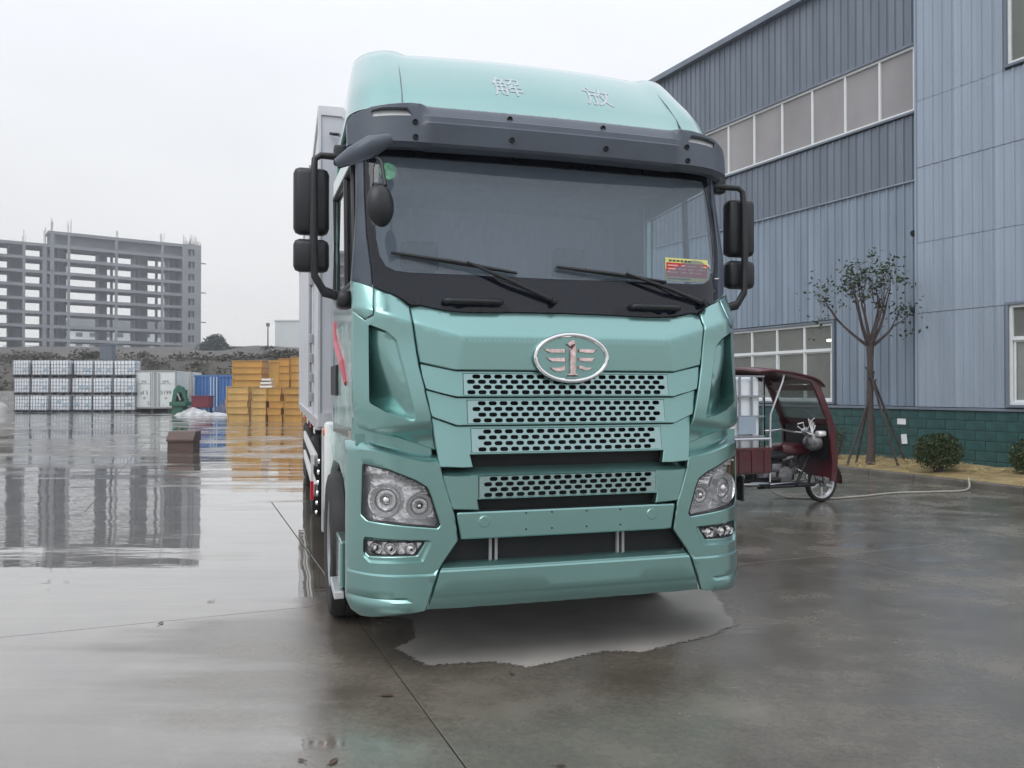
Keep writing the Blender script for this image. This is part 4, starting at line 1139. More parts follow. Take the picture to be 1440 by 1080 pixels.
# ------------------------------------------------------------------ kerb and planting strip
def fl(x, y): return (8.38 + x * math.cos(FA) - y * math.sin(FA), 16.3 + x * math.sin(FA) + y * math.cos(FA))
kx0, ky0 = 7.96, 12.4
KA = math.atan2(3.5, -1.50)
kerb = empty('kerb', (kx0, ky0, 0), KA); tag(kerb, kind='structure')
kl = MB().box(.004, .996, -.15, 0, -.1, .12, .018).mesh('kerb_stone', M['kerb'], None)
for k in range(-8, 22): link('kerb_stone', kl, kerb, (k * 1.0, rnd.uniform(-.003, .003), rnd.uniform(-.004, .003)), None)
so = MB(); nx, ny = 130, 16
for j in range(ny + 1):
    for i in range(nx + 1):
        x = -8.5 + i * 30 / nx; t = j / ny
        ya = -.13; yb = -2.6
        y = ya + (yb - ya) * t
        z = .10 + .10 * sm(t * 1.6) + noise.noise(Vector((x * 2.3, y * 2.3, 1))) * .035 * sm(t * 6) + noise.noise(Vector((x * 9, y * 9, 5))) * .012
        so.v.append((x, y, z))
for j in range(ny):
    for i in range(nx): k = j * (nx + 1) + i; so.f.append((k, k + 1, k + nx + 2, k + nx + 1))
soil = so.build('planting_strip', M['soil'], None, (kx0, ky0, 0), 60, (0, 0, KA)); tag(soil, kind='structure')
def kp(x, y): return (kx0 + x * math.cos(KA) - y * math.sin(KA), ky0 + x * math.sin(KA) + y * math.cos(KA))
st = MB(); rnd = random.Random(11)
for _ in range(5200):
    x = rnd.uniform(-6, 12); y = rnd.uniform(-1.9, -.06); p = kp(x, y)
    if (p[0] - 8.38) * .888 + (p[1] - 16.3) * .46 > -.12: continue
    if noise.noise(Vector((x * .9, y * 1.3, 2))) < -.18: continue
    a = rnd.uniform(0, 6.3); L = rnd.uniform(.03, .09); z = .13 + .09 * sm(-y * .9) + rnd.uniform(0, .03)
    d = Vector((math.cos(a), math.sin(a), rnd.uniform(-.3, .5))) * L; q = Vector((-math.sin(a), math.cos(a), .2)) * .004
    c = Vector((p[0], p[1], z))
    st.add([c - d - q, c + d - q, c + d + q, c - d + q], [(0, 1, 2, 3)])
straw = link('straw_litter', st.mesh('straw_litter', M['straw'], recalc=False)); tag(straw, label='dry straw scattered over the planting strip by the factory wall', cat='straw', kind='stuff')

# ------------------------------------------------------------------ young tree with its stakes
tx, ty = 7.22, 16.05
tree = empty('street_tree', (tx, ty, .17), 0, label='young half bare tree growing by the factory wall, propped by stakes', cat='tree')
rnd = random.Random(21)
tk_ = MB()
tk_.tube([(0, 0, -.1), (.0, 0, .05), (.01, .0, .5), (-.01, 0, 1.2), (.0, 0, 2.0), (.0, 0, 2.36)], [.115, .085, .075, .068, .060, .075], 10)
limbs = MB(); tips = []
def grow(p, d, L, r, depth):
    pts = [p]; rs = [r]; n = 4
    L *= .86
    q = p.copy(); dd = d.copy()
    for i in range(n):
        dd = (dd + Vector((rnd.gauss(0, .10), rnd.gauss(0, .10), .10))).normalized()
        q = q + dd * L / n; pts.append(q.copy()); rs.append(r * (1 - .55 * (i + 1) / n))
    limbs.tube(pts, rs, 6)
    if depth == 0:
        tips.append((q, dd)); return
    k = rnd.choice((2, 3))
    for i in range(k):
        s = Vector((rnd.gauss(0, .5), rnd.gauss(0, .5), rnd.gauss(.1, .3)))
        grow(pts[-1 - (i % 2)], (dd + s * .9).normalized(), L * rnd.uniform(.45, .68), rs[-1 - (i % 2)] * .8, depth - 1)
    tips.append((q, dd))
for (dx, dy, dz, L) in ((-.85, .1, .55, 1.05), (-.55, -.2, .90, 1.15), (-.22, .1, 1, 1.05), (.05, -.1, 1, 1.1), (.30, .15, 1, 1.2), (.42, -.1, .9, 1.05), (.85, .1, .42, .9), (-.35, .3, .9, 1.0)):
    grow(Vector((0, 0, 2.32)), Vector((dx, dy, dz)).normalized(), L, .038, 4)
tk_.build('trunk', M['bark'], tree, smooth=50)
limbs.build('limbs', M['bark'], tree, smooth=50)
lf = MB()
for (p, d) in tips:
    if rnd.random() < .80: continue
    for _ in range(rnd.randint(3, 9)):
        c = p + Vector((rnd.gauss(0, .07), rnd.gauss(0, .07), rnd.gauss(0, .06)))
        a = Vector((rnd.gauss(0, 1), rnd.gauss(0, 1), rnd.gauss(-.3, .6))).normalized(); b = a.cross(Vector((rnd.gauss(0, 1), rnd.gauss(0, 1), 1))).normalized(); L = rnd.uniform(.05, .085)
        n_ = a.cross(b) * L * .15
        lf.add([c, c + a * L * .5 + b * L * .33 + n_, c + a * L * 1.2, c + a * L * .5 - b * L * .33 + n_], [(0, 1, 2, 3)])
for (x, y, z, n, sp) in ((-.92, 0, 3.72, 64, .17), (.62, .1, 3.85, 50, .14), (-.35, .1, 4.10, 40, .12), (-.12, -.1, 3.55, 36, .11), (-.98, .1, 3.05, 26, .18), (.78, 0, 2.95, 24, .18), (.25, 0, 3.35, 20, .10), (.02, 0, 4.42, 14, .08), (-.6, 0, 3.5, 26, .16), (.85, 0, 3.35, 26, .16)):
    for _ in range(n):
        c = Vector((x + rnd.gauss(0, sp), y + rnd.gauss(0, sp), z - .17 + rnd.gauss(0, sp * .8)))
        a = Vector((rnd.gauss(0, 1), rnd.gauss(0, 1), rnd.gauss(-.3, .6))).normalized(); b = a.cross(Vector((rnd.gauss(0, 1), rnd.gauss(0, 1), 1))).normalized(); L = rnd.uniform(.055, .095)
        lf.add([c, c + a * L * .5 + b * L * .33, c + a * L * 1.2, c + a * L * .5 - b * L * .33], [(0, 1, 2, 3)])
tag(link('crown', lf.mesh('crown', M['leafd'], recalc=False), tree), kind='stuff')
for (bx_, by_, tx_, tz, lab) in ((-.46, .05, .02, 1.75, 'dark wooden tree stake leaning in from the tricycle side of the young tree'), (-.17, .30, .0, 1.9, 'thin dark tree stake standing close behind the trunk of the young tree'), (.36, -.42, -.06, 1.98, 'pale stake leaning on the young tree with its foot by the kerb'), (.78, .10, .02, 1.80, 'long tree stake slanting from the young tree down behind the round bush')):
    o = MB().tube([(0, 0, -.1), (tx_ - bx_ + .03, -.06 - by_, tz - .2), ((tx_ - bx_) * 1.12, (-.07 - by_) * 1.1, tz * 1.06 - .2)], [.024, .022, .020], 7).build('tree_stake', M['stake'], None, (tx + bx_, ty + by_, .2), 50)
    tag(o, lab, 'stake', 'stakes propping the young tree')
# paper scraps stuck on the plinth behind the tree
for i, (u, z, w, h, lab) in enumerate(((.36, .98, .20, .12, 'torn white paper stuck high on the green plinth by the tree'), (.30, .62, .13, .20, 'torn white paper stuck low on the green plinth by the bush'))):
    p = fl(u, .135)
    tag(MB().box(-w / 2, w / 2, -.002, .002, -h / 2, h / 2).build('paper_scrap', M['board'], None, (p[0], p[1], z), None, (0, .1 * i, FA)), lab, 'paper')
def bush(name, x, y, z, rx, rz, lab, n, seed):
    b = empty(name, (x, y, z), 0, label=lab, cat='bush', group='bushes along the factory wall' if n > 800 else None)
    cs = [(0, 0, rz * .95, rx * .92, rx * .85, rz * .85), (-rx * .45, -.05, rz * .75, rx * .5, rx * .5, rz * .6), (rx * .45, .05, rz * .8, rx * .5, rx * .5, rz * .62), (.1 * rx, -.1, rz * 1.3, rx * .5, rx * .5, rz * .5)]
    tag(leaf_cloud('foliage', M['leafb'], b, cs, n, .030, seed=seed), kind='stuff')
    s_ = MB(); rn = random.Random(seed)
    for k in range(9):
        a = rn.uniform(0, 6.28); s_.tube([(0, 0, -.1), (math.cos(a) * rx * .4, math.sin(a) * rx * .4, rz * .7), (math.cos(a) * rx * .7, math.sin(a) * rx * .7, rz * 1.4)], [.016, .011, .004], 5)
    s_.build('stems', M['bark'], b)
bush('round_bush', 7.78, 14.55, .14, .47, .40, 'round dark green bush standing beside the young tree', 5200, 31)
bush('small_bush', 8.98, 13.75, .14, .40, .38, 'dark bush under the pale wall at the edge of the view', 4600, 32)
bush('low_shrub', 7.0, 17.2, .18, .26, .42, 'thin weedy shrub growing at the plinth behind the red tricycle', 420, 33)
# ------------------------------------------------------------------ hose and fallen leaves
hz = [(4.02, 12.35, .62), (4.0, 12.33, .40), (4.0, 12.25, .10), (4.12, 12.0, .02), (4.35, 11.9, .016), (4.7, 11.85, .016), (5.3, 12.1, .016), (6.0, 12.5, .016), (6.7, 12.65, .016), (7.15, 12.75, .016), (7.45, 13.0, .03), (7.62, 13.3, .145), (7.7, 13.45, .15)]
pts = []
for i in range(len(hz) - 1):
    p0, p1, p2, p3 = [Vector(hz[max(0, min(len(hz) - 1, i + k))]) for k in (-1, 0, 1, 2)]
    for t in range(6):
        t /= 6; pts.append(0.5 * ((2 * p1) + (p2 - p0) * t + (2 * p0 - 5 * p1 + 4 * p2 - p3) * t * t + (3 * p1 - p0 - 3 * p2 + p3) * t ** 3))
tag(MB().tube(pts, .016, 7).build('garden_hose', M['hose'], smooth=60), 'pale hose lying across the wet concrete from the tricycle to the kerb', 'hose')
def leaf(name, x, y, s, rz, lab):
    mb = MB(); n = 7
    for i in range(n):
        t = i / (n - 1); w = .42 * math.sin(math.pi * t) ** .8 * s * .5
        for k in (-1, 0, 1): mb.v.append(((t - .5) * s, k * w, .005 + s * .05 * (abs(k) * math.sin(math.pi * t) + .4 * (t - .5) ** 2)))
    for i in range(n - 1):
        for k in range(2): a = i * 3 + k; mb.f.append((a, a + 1, a + 4, a + 3))
    mb.tube([(-s * .5, 0, .008), (-s * .75, s * .05, .01)], .0025, 4)
    o = mb.build(name, M['leafy'], None, (x, y, 0), 60, (0, 0, rz)); tag(o, lab, 'leaf', 'fallen leaves on the concrete')
for i, (px_, py_, s, lab) in enumerate(((545, 978, .075, 'single brown fallen leaf on dark concrete in front of the truck'), (470, 1070, .070, 'fallen leaf lying flat at the lower edge of the concrete beside the reflection'), (425, 1068, .045, 'tiny fallen leaf left of the larger one at the lower edge'), (296, 846, .05, 'tiny dark leaf lying on the bright wet slab'), (720, 948, .05, 'dark leaf on the wet concrete just before the dry patch'), (788, 1076, .05, 'dark leaf on the concrete at the bottom middle of the view'), (228, 876, .06, 'dark curled leaf lying on the slab joint across the bright slab'))):
    Y = 1.612 * 1120 / (py_ - 550); leaf('fallen_leaf', (px_ - 720) / 1120 * Y, Y, s, i * 1.3, lab)
# ------------------------------------------------------------------ cargo tricycle, local x forward, z up
tri = empty('cargo_tricycle', (4.50, 11.62, 0), R(21), label='dark red cargo tricycle with a hooded windscreen parked beside the truck', cat='tricycle')
def spoke_wheel(name, x, y, r, parent):
    w = empty(name, (x, y, r)); w.parent = parent
    prof_ = [(r - .055, -.035), (r - .02, -.045), (r, -.02), (r, .02), (r - .02, .045), (r - .055, .035)]
    MB().lathe(prof_, 36, Matrix.Rotation(R(90), 4, 'X')).build('tyre', M['rubber'], w, smooth=40)
    MB().lathe([(r - .050, -.03), (r - .075, -.025), (r - .075, .025), (r - .050, .03)], 36, Matrix.Rotation(R(90), 4, 'X')).build('rim', M['alu'], w, smooth=40)
    for k in range(5):
        t = k * 2 * math.pi / 5 + .3
        MB().box(.03, r - .065, -.022, .022, -.016, .016, .004, mx=Matrix.Rotation(t, 4, 'Y')).build('spoke', M['alu'], w)
    MB().lathe([(.0001, -.06), (.05, -.055), (.055, -.03), (.055, .03), (.05, .055), (.0001, .06)], 16, Matrix.Rotation(R(90), 4, 'X')).build('hub', M['engine'], w, smooth=40)
    return w
spoke_wheel('front_wheel', 0, 0, .275, tri)
for y in (-.52, .52): spoke_wheel('rear_wheel', -2.15, y, .275, tri)
fk = MB()
for y in (-.075, .075): fk.tube([(0, y, .275), (-.10, y, .62), (-.17, y * .9, .95)], [.02, .026, .026], 8)
fk.tube([(-.17, -.09, .95), (-.17, .09, .95)], .03, 8)
fk.build('fork', M['engine'], tri, smooth=50)
fe = MB()
for k in range(9):
    t0 = R(-5 + k * 15); 
    for q in (-.075, .075): fe.v.append((.33 * math.cos(t0), q, .285 + .33 * math.sin(t0)))
for k in range(8): fe.f.append((2 * k, 2 * k + 1, 2 * k + 3, 2 * k + 2))
fe.build('front_fender', M['maroont'], tri, smooth=50)
hb = MB(); hb.tube([(-.36, -.42, 1.02), (-.30, -.25, 1.05), (-.20, -.08, 1.02), (-.20, .08, 1.02), (-.30, .25, 1.05), (-.36, .42, 1.02)], .014, 8); hb.tube([(-.36, -.42, 1.02), (-.39, -.52, 1.01)], .022, 8); hb.tube([(-.36, .42, 1.02), (-.39, .52, 1.01)], .022, 8)
hb.tube([(-.30, -.30, 1.07), (-.28, -.36, 1.2), (-.26, -.40, 1.24)], .008, 6)
hb.v = [(x - .2, y, z) for x, y, z in hb.v]
hb.build('handlebar', M['chrome'], tri, smooth=50)
wr = MB(); r3 = random.Random(3)
for k in range(4):
    wr.tube([(-.40, -.50, 1.03), (-.30 - .04 * k, -.45, 1.14 + .03 * k), (-.18, -.30, 1.07 + .03 * k), (-.16, -.15, .98), (-.2, -.12, .84)], .006, 5)
wr.tube([(-.58, -.42, 1.16), (-.50, -.44, 1.18), (-.46, -.42, 1.10), (-.52, -.44, 1.08), (-.58, -.42, 1.13)], .008, 5)
wr.v = [(x - .2, y, z) for x, y, z in wr.v]
wr.build('white_wiring', M['white'], tri, smooth=60)
mx1 = Matrix.Translation((-.40, -.30, .90)) @ Matrix.Rotation(R(78), 4, 'Y')
MB().lathe([(.0001, -.15), (.075, -.13), (.12, -.06), (.13, .02), (.125, .05)], 24, mx1).build('headlight_shell', M['engine'], tri, smooth=50)
MB().lathe([(.124, .05), (.08, .065), (.0001, .072)], 24, mx1).build('headlight_lens', M['silver'], tri, smooth=50)
MB().lathe([(.0001, .03), (.05, .028), (.055, 0), (.05, -.05)], 18, Matrix.Translation((-.42, -.16, 1.05)) @ Matrix.Rotation(R(-35), 4, 'Y')).build('speedometer', M['chrome'], tri, smooth=50)
MB().box(-.44, -.30, -.46, -.36, .98, 1.06, .03).build('turn_lamp', M['silver'], tri, smooth=50)
tkk = MB(); tkk.box(-.80, -.28, -.15, .15, .70, .88, .06); tkk.build('fuel_tank', M['maroont'], tri, smooth=50)
se = MB(); se.box(-1.30, -.76, -.20, .20, .66, .76, .04); se.box(-1.36, -1.26, -.25, .25, .72, 1.12, .03); se.build('seat', M['black'], tri, smooth=50)
fr = MB()
for y in (-.12, .12):
    fr.tube([(-.18, y * .5, .88), (-.40, y, .55), (-.55, y, .28), (-1.2, y, .27)], .024, 8); fr.tube([(-.20, y * .5, .80), (-1.2, y, .58)], .022, 8)
for y in (-.33, .33): fr.tube([(-1.2, y, .30), (-.42, y, .30), (-.34, y, .36)], .022, 8); fr.box(-.75, -.45, y - .06, y + .06, .305, .33, .005)
fr.box(-1.25, -.4, -.33, .33, .285, .30)
fr.tube([(-1.1, -.45, .42), (-2.1, -.45, .42)], .03, 6); fr.tube([(-1.1, .45, .42), (-2.1, .45, .42)], .03, 6)
fr.build('frame', M['black'], tri, smooth=50)
en = MB()
en.lathe([(.0001, -.16), (.12, -.15), (.135, -.08), (.135, .08), (.12, .15), (.0001, .16)], 20, Matrix.Translation((-.76, 0, .43)) @ Matrix.Rotation(R(90), 4, 'X'))
for k in range(6): en.box(-.62, -.46, -.085, .085, .46 + k * .028, .472 + k * .028, mx=Matrix.Translation((-.54, 0, .5)) @ Matrix.Rotation(R(-18), 4, 'Y') @ Matrix.Translation((.54, 0, -.5)))
en.box(-.60, -.48, -.07, .07, .42, .66, .01); en.box(-1.0, -.62, -.11, .11, .36, .50, .03); en.box(-.98, -.80, -.14, .14, .48, .60, .02); en.tube([(-.48, -.05, .62), (-.62, -.12, .68), (-.8, -.1, .64)], .03, 8)
en.build('engine', M['engine'], tri, smooth=40)
cb = MB()
for k in range(7):
    r4 = random.Random(60 + k); cb.tube([(-.20, -.10 + .03 * k, .98), (-.3 - .05 * r4.random(), -.2 * r4.random(), .8), (-.42 - .1 * r4.random(), -.14, .62), (-.6 - .2 * r4.random(), -.10, .5)], .008, 5)
cb.build('cables', M['black'], tri, smooth=60)
bt = MB(); bt.box(-1.22, -1.02, -.16, .16, .36, .60, .01); bt.build('battery_box', M['black'], tri)
MB().box(-1.24, -.52, -.06, .06, .34, .68, .02).build('engine_cover', M['black'], tri)
ex = MB(); ex.tube([(-.50, -.10, .50), (-.36, -.14, .42), (-.42, -.18, .33), (-1.1, -.22, .32)], .02, 8); ex.tube([(-1.1, -.22, .32), (-1.15, -.22, .33), (-1.75, -.24, .36)], [.03, .045, .04], 10)
ex.build('exhaust', M['chrome'], tri, smooth=50)
# leg shield, windscreen frame and roof
SHX = -.15
for s in (1, -1):
    y0, y1 = (.46, .50) if s > 0 else (-.50, -.46)
    sh = MB()
    out = [(-.04, .36), (.0, .62), (-.04, 1.10), (-.08, 1.20), (-.20, 1.20), (-.14, 1.08), (-.10, .64), (-.12, .36)]
    sh.prism(out, y0, y1, lambda a, b, d: Vector((a + SHX, d, b)))
    fs_ = sh.build('leg_shield_side', M['maroont'], tri)
    pl = MB()
    out = [(-.08, 1.20), (-.30, 1.68), (-.42, 1.80), (-1.05, 1.90), (-1.05, 1.86), (-.46, 1.74), (-.38, 1.62), (-.18, 1.20)]
    pl.prism(out, y0, y1, lambda a, b, d: Vector((a + SHX, d, b)))
    pl.build('canopy_pillar', M['maroont'], tri)
ap = MB(); ap.prism([(-.03, .40), (-.01, .62), (-.06, 1.14), (-.09, 1.14), (-.04, .62), (-.06, .40)], -.46, .46, lambda a, b, d: Vector((a + SHX, d, b))); ap.build('leg_shield', M['maroont'], tri)
ap = MB(); ap.prism([(-.09, .66), (-.11, 1.12), (-.13, 1.12), (-.11, .66)], -.42, .42, lambda a, b, d: Vector((a + SHX, d, b))); ap.build('shield_liner', M['black'], tri)
ap = MB(); ap.prism([(-.07, 1.14), (-.10, 1.22), (-.13, 1.22), (-.10, 1.14)], -.46, .46, lambda a, b, d: Vector((a + SHX, d, b))); ap.prism([(-.28, 1.62), (-.32, 1.70), (-.41, 1.70), (-.35, 1.62)], -.46, .46, lambda a, b, d: Vector((a + SHX, d, b)))
ap.build('screen_frame', M['maroont'], tri)
MB().add([(-.11 + SHX, -.46, 1.21), (-.11 + SHX, .46, 1.21), (-.32 + SHX, .46, 1.64), (-.32 + SHX, -.46, 1.64)], [(0, 1, 2, 3)]).build('windscreen', M['tricg'], tri)
rf2 = MB(); n = 12
pr_ = [(-.28, 1.68), (-.36, 1.76), (-.48, 1.81), (-.80, 1.87), (-1.15, 1.90), (-1.42, 1.88)]
for (x, z) in [(a_ + SHX * .8, b_) for a_, b_ in pr_]:
    for k in range(n + 1):
        y = -.54 + 1.08 * k / n; rf2.v.append((x, y, z + .05 * (1 - (y / .54) ** 2)))
for i in range(len(pr_) - 1):
    for k in range(n): a = i * (n + 1) + k; rf2.f.append((a, a + 1, a + n + 2, a + n + 1))
o = rf2.build('canopy_roof', M['maroont'], tri, smooth=50)
md = o.modifiers.new('thickness', 'SOLIDIFY'); md.thickness = .025
cp = MB()
for y in (-.48, .48): MB().tube([(-1.30, y, .62), (-1.28, y, 1.3), (-1.08, y, 1.74), (-1.05, y, 1.86)], .014, 8).build('canopy_post', M['alu'], tri, smooth=50)
bd = MB(); B0, B1 = -2.75, -1.38
bd.box(B0, B1, -.58, .58, .52, .56)
bd.build('bed_floor', M['maroont'], tri)
for y in (-.60, .60):
    o = MB().box(B0, B1, y - .015, y + .015, .54, .84, .005)
    for k in range(7): o.box(B0 + .05 + k * .2, B0 + .09 + k * .2, y - .028, y + .028, .54, .84, .004)
    o.box(B0, B1, y - .03, y + .03, .83, .87, .006)
    o.build('bed_side', M['maroont'], tri)
o = MB().box(B1 - .03, B1, -.6, .6, .54, .87, .005); o.build('bed_front', M['maroont'], tri)
rl = MB()
for y in (-.60, .60): rl.tube([(B0, y, .98), (B1, y, .98)], .018, 6); rl.tube([(B1, y, .86), (B1, y, .98)], .016, 6); rl.tube([(-2.0, y, .86), (-2.0, y, .98)], .016, 6)
rl.build('bed_rail', M['alu'], tri)
mg2 = MB(); mg2.box(-2.45, -1.85, -.62, -.40, .50, .53, .01); mg2.box(-1.84, -1.82, -.62, -.40, .18, .50); mg2.build('mud_flap', M['black'], tri)
lg = MB(); lg.box(-1.38, -1.36, -.58, -.30, .40, .52); lg.build('tail_bracket', M['chrome'], tri)

# ------------------------------------------------------------------ caged tanks
def make_ibc():
    r = empty('caged_tank', (0, 0, 0))
    MB().box(-.56, .56, -.46, .46, .16, 1.10, .06).build('tank', M['tank'], r, smooth=50)
    c = MB()
    for k in range(7):
        x = -.585 + k * 1.17 / 6
        for y in (-.485, .485): c.box(x - .011, x + .011, y - .011, y + .011, .15, 1.10)
    for k in range(6):
        y = -.485 + k * .97 / 5
        for x in (-.585, .585): c.box(x - .011, x + .011, y - .011, y + .011, .15, 1.10)
    for k in range(5):
        z = .16 + k * .235
        for y in (-.485, .485): c.box(-.585, .585, y - .014, y + .014, z - .010, z + .010)
        for x in (-.585, .585): c.box(x - .014, x + .014, -.485, .485, z - .010, z + .010)
    c.build('cage', M['cage'], r)
    p = MB(); p.box(-.58, .58, -.48, .48, .12, .15)
    for x in (-.52, 0, .52): p.box(x - .07, x + .07, -.48, .48, 0, .12)
    p.build('pallet', M['pallet'], r)
    MB().lathe([(.0001, .05), (.07, .045), (.08, 0)], 14, Matrix.Translation((0, 0, 1.10))).build('filler_cap', M['pallet'], r)
    return r
ib = make_ibc()
cols = [25, 49, 75, 103, 132.5, 161]
wds = [24, 26, 27, 29, 28, 31]
DY = 60.0
words_ = ['far left', 'second from left', 'third from left', 'fourth from left', 'fifth from left', 'far right']
rows_ = ['bottom', 'middle', 'top']
bounds = [25, 48.5, 75, 102, 132, 160, 192]
rnd = random.Random(8)
lbl = MB().box(-.14, .14, -.004, 0, -.10, .10).mesh('paper_label', mat('faded_label', (.34, .42, .50), .6))
for c_ in range(6):
    for r_ in range(3):
        o = ib if (c_ == 0 and r_ == 0) else copy_tree(ib)
        a, b = bounds[c_], bounds[c_ + 1]; xc = ((a + b) / 2 - 720) / 1120 * DY; w = (b - a) / 1120 * DY
        o.scale = (w / 1.20 * .97, 1.15, 1.13)
        o.location = (xc + rnd.uniform(-.05, .05), DY + rnd.uniform(-.14, .14) + (.35 if c_ > 2 else 0), r_ * 1.315 + .02)
        o.rotation_euler = (rnd.uniform(-.008, .008), rnd.uniform(-.012, .012), rnd.uniform(-.06, .06))
        if rnd.random() < .4: link('paper_label', lbl, o, (rnd.uniform(-.3, .3), -.502, rnd.uniform(.45, .8)))
        tag(o, 'white caged tank in the %s layer of the %s stack of tanks' % (rows_[r_], words_[c_]), 'tank', 'caged tanks stacked at the back of the yard')
o = copy_tree(ib); o.location = tri.matrix_world @ Vector((0, 0, 0)); bpy.context.view_layer.update()
tp = tri.matrix_world @ Vector((-2.02, 0, .565)); o.location = tp; o.rotation_euler = (0, 0, R(22)); o.scale = (1.0, 1.10, 1.13)
tag(o, 'white caged tank standing on the bed of the red tricycle', 'tank')
del o['group']
# ------------------------------------------------------------------ white container with two doors
cn_ = empty('white_container', (-26.95, 60.2, .0), R(2), label='white steel container with lettered double doors beside the stacked tanks', cat='container')
MB().box(-1.52, 1.52, 0, 5.5, .35, 3.12, .02).build('container_body', M['cont'], cn_)
for s in (-1, 1):
    d_ = MB().box(min(s * .12, s * 1.47), max(s * .12, s * 1.47), -.05, 0, .42, 3.02, .015).build('door', M['cont'], cn_)
    for z, txt, sz, xo in ((1.48, 'af 5' if s < 0 else '5199', .42, 0), (2.32, 'JNL' if s < 0 else 'JIJML', .26, 0), (.98, '*', .5, 0), (.68, '5,' if s < 0 else '-  ,', .4, s * -.35)):
        me = text_mesh(txt, sz, .002); me.materials.clear(); me.materials.append(M['ink'])
        link('lettering', me, d_, (s * .80 + xo, -.054, z), (R(90), 0, 0))
    MB().box(s * .80 - .45, s * .80 + .45, -.054, -.05, 2.14, 2.17).build('lettering_rule', M['ink'], d_)
    for x in (.22, .34): MB().tube([(s * x, -.075, .45), (s * x, -.075, 3.0)], .022, 6).build('lock_rod', M['steel'], d_)
f_ = MB(); f_.box(-1.56, 1.56, -.06, .04, 3.06, 3.18); f_.box(-1.56, -1.47, -.06, .04, .3, 3.06); f_.box(1.47, 1.56, -.06, .04, .3, 3.06); f_.box(-.09, .09, -.03, .02, .35, 3.06); f_.box(-1.56, 1.56, -.06, .04, .30, .40)
f_.build('door_frame', M['steel'], cn_)
f_ = MB()
for x in (-1.3, -.3, 1.0): f_.box(x - .12, x + .12, .1, 5.2, 0, .35)
f_.build('skid', M['pallet'], cn_)
# ------------------------------------------------------------------ green machine
gmx = empty('green_machine', (-23.85, 57.0, 0), 0, label='green cast machine with a hooded opening standing beside the white container', cat='machine')
b_ = MB(); b_.prism([(-.52, 0), (.30, 0), (.26, .55), (-.48, .55)], 0, .9, lambda a, b, d: Vector((a, d, b))); b_.build('base', M['green'], gmx)
b_ = MB(); b_.box(-.62, .55, -.15, 1.0, .55, .85, .03); b_.build('table', M['green'], gmx)
b_ = MB(); b_.prism([(-.55, .85), (-.30, .85), (-.22, 1.2), (-.05, 1.55), (.15, 1.5), (.30, 1.1), (.40, .85), (.55, .85), (.42, 1.3), (.20, 1.9), (-.1, 2.05), (-.42, 1.7)], .1, .5, lambda a, b, d: Vector((a, d, b))); b_.build('hood', M['green'], gmx)
b_ = MB(); b_.box(-.4, .4, .5, .55, .85, 1.7); b_.build('opening', M['dark'], gmx)
b_ = MB().tube([(-.1, .05, 1.45), (.12, .0, .95)], .06, 8); b_.build('spout', M['oldwall'], gmx)
pp = MB().prism([(-.14, 0), (.16, 0), (.08, 3.0), (-.1, 3.05)], 0, .2, lambda a, b, d: Vector((a, d, b))).build('pale_board', M['oldwall'], None, (-23.6, 58.4, 0)); tag(pp, 'pale tapering board standing behind the green machine', 'board')
# ------------------------------------------------------------------ back wall, blue container, odds and ends
wal = empty('yard_wall', (-26.8, 64.6, 0), 0, label='low old grey block wall at the back of the yard beside the blue container', cat='wall')
rnd = random.Random(14)
wb = MB().box(.01, 1.19, 0, .3, .005, .395, .02).mesh('wall_block', M['oldwall'])
for r_ in range(7):
    for k in range(5): link('wall_block', wb, wal, (k * 1.2 - (.6 if r_ % 2 else 0), rnd.uniform(-.02, .02), r_ * .4))
wal2 = empty('yard_wall', (-52, 65.2, 0), 0, label='long low grey block wall at the foot of the bank behind the tanks', cat='wall')
for r_ in range(4):
    for k in range(20): link('wall_block', wb, wal2, (k * 1.2 - (.6 if r_ % 2 else 0), rnd.uniform(-.02, .02), r_ * .4))
bc = empty('blue_container', (-21.6, 59.0, 0), R(0), label='blue corrugated steel container behind the yellow crates', cat='container')
prf = []; x = -1.9
sec = MB(); y0 = 0
k = 0; xs = []
while x < 1.9:
    xs += [(x, 0), (x + .09, 0), (x + .13, .06), (x + .22, .06), (x + .26, 0)]; x += .26
n = len(xs)
sec.v = [(a, d, .1) for a, d in xs] + [(a, d, 2.72) for a, d in xs]; sec.f = [(i, i + 1, n + i + 1, n + i) for i in range(n - 1)]
sec.build('corrugated_side', M['bluec'], bc)
b_ = MB(); b_.box(-1.95, 1.95, .08, 2.4, .05, 2.75); b_.box(-1.98, 1.98, -.03, .08, 2.66, 2.80); b_.box(-1.98, 1.98, -.03, .08, .0, .14); b_.build('container_shell', M['bluec'], bc)
b_ = MB()
for x in (-.70, -.48, -.26): b_.box(x - .07, x + .07, -.05, .0, .14, 2.66)
for x in (-.70, -.48, -.26): MB().box(x - .05, x + .05, -.05, -.002, .14, 2.66).build('pale_strip', mat('pale_blue_strip', (.36, .50, .68), .4), bc)
mb_ = empty('maroon_crate', (-22.0, 56.2, 0), 0, label='maroon painted metal bin on the ground before the blue container', cat='bin')
b_ = MB(); b_.box(-.62, .62, 0, .9, .45, 1.25, .02); b_.box(-.66, .66, -.04, .94, 1.2, 1.28); b_.build('bin_body', M['maroon'], mb_)
b_ = MB(); b_.box(-.5, -.38, 0, .1, 0, .45); b_.box(.38, .5, 0, .1, 0, .45); b_.box(-.5, -.38, .8, .9, 0, .45); b_.box(.38, .5, .8, .9, 0, .45); b_.build('bin_feet', M['pallet'], mb_)
